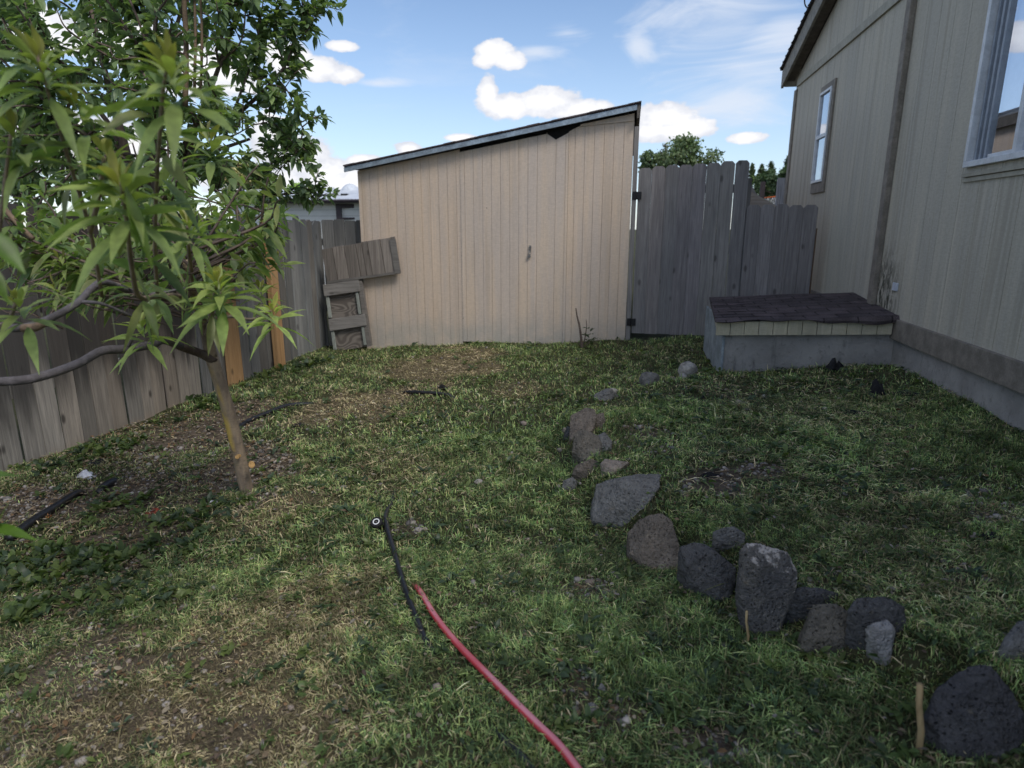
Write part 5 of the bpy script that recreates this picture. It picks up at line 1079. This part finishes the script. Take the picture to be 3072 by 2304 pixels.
# long loose stalks lying on the grass
for i in range(120):
    x = rng.uniform(-1.6, 1.6); y = rng.uniform(1.25, 5.5); x *= .45+.22*y
    if not inside_yard(np.array([x]), np.array([y]))[0]: continue
    a_ = rng.uniform(0, 6.28); L = rng.uniform(.08, .24); z0 = float(hgt(x, y))+.022; wb.add(*leaves(np.array([[x, y, z0]]), np.array([[math.cos(a_), math.sin(a_), .08]]), np.array([[0, 0, 1.]]), np.array([L]), np.array([.0013+.0004*y]), np.array([[(.30, .25, .13), (.20, .21, .09), (.24, .18, .10)][i % 3]]), .12, .1, 4))
tag(wb.build('weeds', M['leaf_plum']), 'low broad-leaved weeds among the grass and along the fence', 'weeds', kind='stuff')
# pebbles and leaf litter
_bm = bmesh.new(); bmesh.ops.create_icosphere(_bm, subdivisions=1, radius=1); PV = np.array([tuple(v.co) for v in _bm.verts]); PF = np.array([[v.index for v in f.verts] for f in _bm.faces]); _bm.free()
def pebbles(n_, ya, yb, sz):
    x, y = cand(n_, ya, yb); k_ = inside_yard(x, y); x, y = x[k_], y[k_]; f = field(x, y)
    p_ = .05+1.*f['gravel']*(.3+.9*fbm(x, y, 5, 81))+.05*f['bare']; k_ = rng.uniform(0, 1, len(x)) < p_; x, y = x[k_], y[k_]; m_ = len(x)
    s_ = sz*np.exp(rng.normal(size=m_)*.45); sc3 = s_[:, None]*rng.uniform(.6, 1.2, (m_, 3))*np.array([1, 1, .6]); th = rng.uniform(0, 6.28, m_)
    q = PV[None]*(1+rng.normal(size=(m_, len(PV), 1))*.09)*sc3[:, None]; qx = q[..., 0]*np.cos(th)[:, None]-q[..., 1]*np.sin(th)[:, None]; qy = q[..., 0]*np.sin(th)[:, None]+q[..., 1]*np.cos(th)[:, None]
    V = np.stack([qx+x[:, None], qy+y[:, None], q[..., 2]+(hgt(x, y)+s_*.25)[:, None]], -1).reshape(-1, 3)
    c = np.array([(.30, .27, .245), (.22, .20, .185), (.38, .345, .32), (.16, .15, .15), (.27, .22, .19)])[rng.integers(0, 5, m_)]*rng.uniform(.6, 1.15, (m_, 1))
    return V, (PF[None]+(np.arange(m_)*len(PV))[:, None, None]).reshape(-1, 3), np.repeat(c, len(PV), 0)
PVs, PFs, PCs, off = [], [], [], 0
for a in ((22000, 1.0, 2.6, .0062), (26000, 2.6, 4.6, .0072), (9000, 4.6, 7.6, .009)):
    v_, f_, c_ = pebbles(*a); PVs.append(v_); PFs.append(f_+off); PCs.append(c_); off += len(v_)
tag(fast_mesh('gravel', np.concatenate(PVs), [np.concatenate(PFs)], np.concatenate(PCs), M['pebble'], None, True), 'pale pebbles scattered in the bare patches', 'gravel', kind='stuff')
lb = LeafBag()
def litter(n_, ya, yb, sz):
    x, y = cand(n_, ya, yb); k_ = inside_yard(x, y); x, y = x[k_], y[k_]; f = field(x, y); k_ = rng.uniform(0, 1, len(x)) < np.clip(.07+.8*f['bare']*np.where(y < 2.3, .35, 1.)+.25*f['gravel']+.12*f['dry'], 0, 1); x, y = x[k_], y[k_]; m_ = len(x)
    P = np.stack([x, y, hgt(x, y)+rng.uniform(.002, .024, m_)], 1); az_ = rng.uniform(0, 6.28, m_); A = np.stack([np.cos(az_), np.sin(az_), rng.uniform(-.1, .35, m_)], 1)
    c = np.array([(.17, .12, .08), (.23, .17, .11), (.11, .08, .06), (.30, .25, .18), (.20, .12, .06), (.26, .23, .20)])[rng.integers(0, 6, m_)]*rng.uniform(.6, 1.15, (m_, 1))
    lb.add(*leaves(P, A, np.tile([0, 0, 1.], (m_, 1))+rng.normal(size=(m_, 3))*.4, rng.uniform(.5, 1.3, m_)*sz, rng.uniform(.12, .32, m_)*sz, c, .1, .25, 2))
litter(26000, 1.0, 2.6, .022); litter(34000, 2.6, 5.6, .030)
tag(lb.build('litter', M['straw']), 'dry leaf litter and chips on the bare dirt', 'leaf litter', kind='stuff')
# ================================================================== SKY, SUN, CAMERA
SUN_EL, SUN_AZ = math.radians(52), math.radians(140)     # azimuth clockwise from the view direction (+Y)
w = bpy.data.worlds.new('World'); sc.world = w; w.use_nodes = True; t = w.node_tree; t.nodes.clear()
class WN(N):
    def __init__(s): s.t = t; s.out = t.nodes.new('ShaderNodeOutputWorld')
n = WN(); sky = n.n('ShaderNodeTexSky', sky_type='NISHITA'); sky.sun_disc = False; sky.sun_elevation = SUN_EL; sky.sun_rotation = SUN_AZ; sky.altitude = 800; sky.air_density = 1.; sky.dust_density = .6; sky.ozone_density = 1.6
dirv = n.coord('Generated'); X, Y, Z = n.sep(dirv)
azn = n.math('ARCTAN2', X, Y); eln = n.math('ARCSINE', Z)
cmb = n.n('ShaderNodeCombineXYZ'); n.put(cmb.inputs[0], azn); n.put(cmb.inputs[1], eln); ae = cmb.outputs[0]
cmb2 = n.n('ShaderNodeCombineXYZ'); n.put(cmb2.inputs[0], azn); n.put(cmb2.inputs[1], n.math('MULTIPLY', eln, 1.5)); ae2 = cmb2.outputs[0]
def azel(x, y): d = ray(x*K, y*K).normalized(); return math.atan2(d.x, d.y), math.asin(d.z)
nz = n.noise(ae2, 19, 9, .62, .15); nzb = n.noise(ae2, 42, 5, .6); nzl = n.noise(ae2, 7, 3)
def cloud(blobs):
    f = None
    for (x, y, rx, ry) in blobs:
        a, e = azel(x, y); a2, e2 = azel(x+rx, y); a3, e3 = azel(x, y-ry)
        sb_ = n.n('ShaderNodeVectorMath', operation='SUBTRACT'); n.put(sb_.inputs[0], ae); sb_.inputs[1].default_value = (a, e, 0)
        ml = n.n('ShaderNodeVectorMath', operation='MULTIPLY'); n.put(ml.inputs[0], sb_.outputs[0]); ml.inputs[1].default_value = (1/abs(a2-a), 1/abs(e3-e), 0)
        ln = n.n('ShaderNodeVectorMath', operation='LENGTH'); n.put(ln.inputs[0], ml.outputs[0]); v = n.math('SUBTRACT', 1., ln.outputs['Value'])
        f = v if f is None else n.math('SMOOTH_MAX', f, v, .12)
    return f
cum = cloud([(1068, 112, 40, 26), (1098, 130, 36, 20), (1048, 130, 30, 17), (1055, 205, 24, 38), (1095, 228, 62, 30), (1180, 222, 80, 32), (1250, 236, 70, 24), (1300, 246, 60, 13),
             (1440, 252, 66, 32), (1490, 278, 66, 24), (1420, 285, 70, 22), (1615, 297, 44, 13), (690, 150, 62, 26), (745, 163, 38, 20), (620, 128, 52, 40), (742, 100, 34, 12),
             (650, 335, 66, 44), (590, 310, 50, 60), (705, 372, 74, 34), (790, 350, 44, 15), (770, 390, 70, 22), (882, 320, 30, 14), (1000, 298, 34, 9), (560, 390, 120, 40), (420, 150, 150, 60), (250, 90, 160, 50), (200, 320, 200, 70), (60, 60, 90, 60)])
dens = n.math('ADD', cum, n.math('ADD', n.math('MULTIPLY', n.math('SUBTRACT', nz, .5), 1.0), n.math('MULTIPLY', n.math('SUBTRACT', nzb, .5), .85)))
cm = n.rng(dens, -.18, .08)
# clouds elsewhere around the dome (behind and beside the camera), brightened to light the yard
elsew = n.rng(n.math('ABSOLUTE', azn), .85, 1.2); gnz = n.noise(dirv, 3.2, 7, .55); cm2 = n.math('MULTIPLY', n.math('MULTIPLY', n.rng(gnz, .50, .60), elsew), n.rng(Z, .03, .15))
# thin high cloud
cir = n.noise(n.map(ae, (2.2, 7.5, 1), rot=(0, 0, -.55)), 2.1, 8, .62, .8); hz = cloud([(1540, 30, 260, 75), (1660, 165, 190, 50), (1580, 215, 200, 70), (1700, 60, 120, 60), (1225, 70, 75, 28), (1160, 110, 60, 18), (1380, 90, 40, 60), (820, 180, 60, 10)])
ci = n.math('MULTIPLY', n.rng(n.math('ADD', n.math('MULTIPLY', hz, .55), n.math('MULTIPLY', n.math('SUBTRACT', cir, .5), 1.9)), -.12, .6), .72)
ci = n.math('ADD', ci, n.math('MULTIPLY', n.rng(cir, .50, .75), n.rng(eln, .75, .2, .02, .16)))
STR = .15
skc = n.mix(1., sky.outputs[0], (1.15, 1.15, 1.16), 'MULTIPLY'); skc = n.mix(n.rng(eln, .34, .0, .0, .42), skc, (.62/STR, .76/STR, .96/STR))
shade = n.rng(n.math('ADD', n.math('MULTIPLY', dens, .35), n.math('ADD', n.math('MULTIPLY', nzl, .5), n.math('MULTIPLY', nz, .5))), .40, .75)
cc = n.mix(shade, (.74/STR, .77/STR, .86/STR), (1.06/STR, 1.06/STR, 1.08/STR))
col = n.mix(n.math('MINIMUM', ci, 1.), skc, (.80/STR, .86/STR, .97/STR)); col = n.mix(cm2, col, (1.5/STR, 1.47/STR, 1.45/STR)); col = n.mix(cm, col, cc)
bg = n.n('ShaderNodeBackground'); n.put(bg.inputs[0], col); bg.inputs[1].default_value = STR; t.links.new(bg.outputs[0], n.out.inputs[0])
sl = bpy.data.lights.new('sun', 'SUN'); sl.energy = 2.4; sl.angle = math.radians(17); sl.color = (1., .95, .87); so = bpy.data.objects.new('sun', sl); COL.objects.link(so)
sd = Vector((math.sin(SUN_AZ)*math.cos(SUN_EL), math.cos(SUN_AZ)*math.cos(SUN_EL), math.sin(SUN_EL))); so.rotation_euler = sd.to_track_quat('Z', 'Y').to_euler(); so.location = sd*30
cd = bpy.data.cameras.new('camera'); co_ = bpy.data.objects.new('camera', cd); COL.objects.link(co_); co_.location = _C; co_.rotation_euler = (math.pi/2-PITCH, 0, 0)
cd.sensor_width = 36; cd.lens = 36*FPX/3072; cd.clip_end = 2000; cd.clip_start = .05; cd.dof.use_dof = True; cd.dof.focus_distance = 3.4; cd.dof.aperture_fstop = 2.8
sc.camera = co_
sc.view_settings.view_transform = 'Standard'; sc.view_settings.look = 'None'; sc.view_settings.exposure = 0; sc.view_settings.gamma = 1
sc.render.engine = 'CYCLES'; sc.cycles.use_denoising = True; sc.cycles.max_bounces = 6; sc.cycles.diffuse_bounces = 3; sc.cycles.transparent_max_bounces = 8
try: sc.cycles.denoiser = 'OPENIMAGEDENOISE'
except Exception: pass
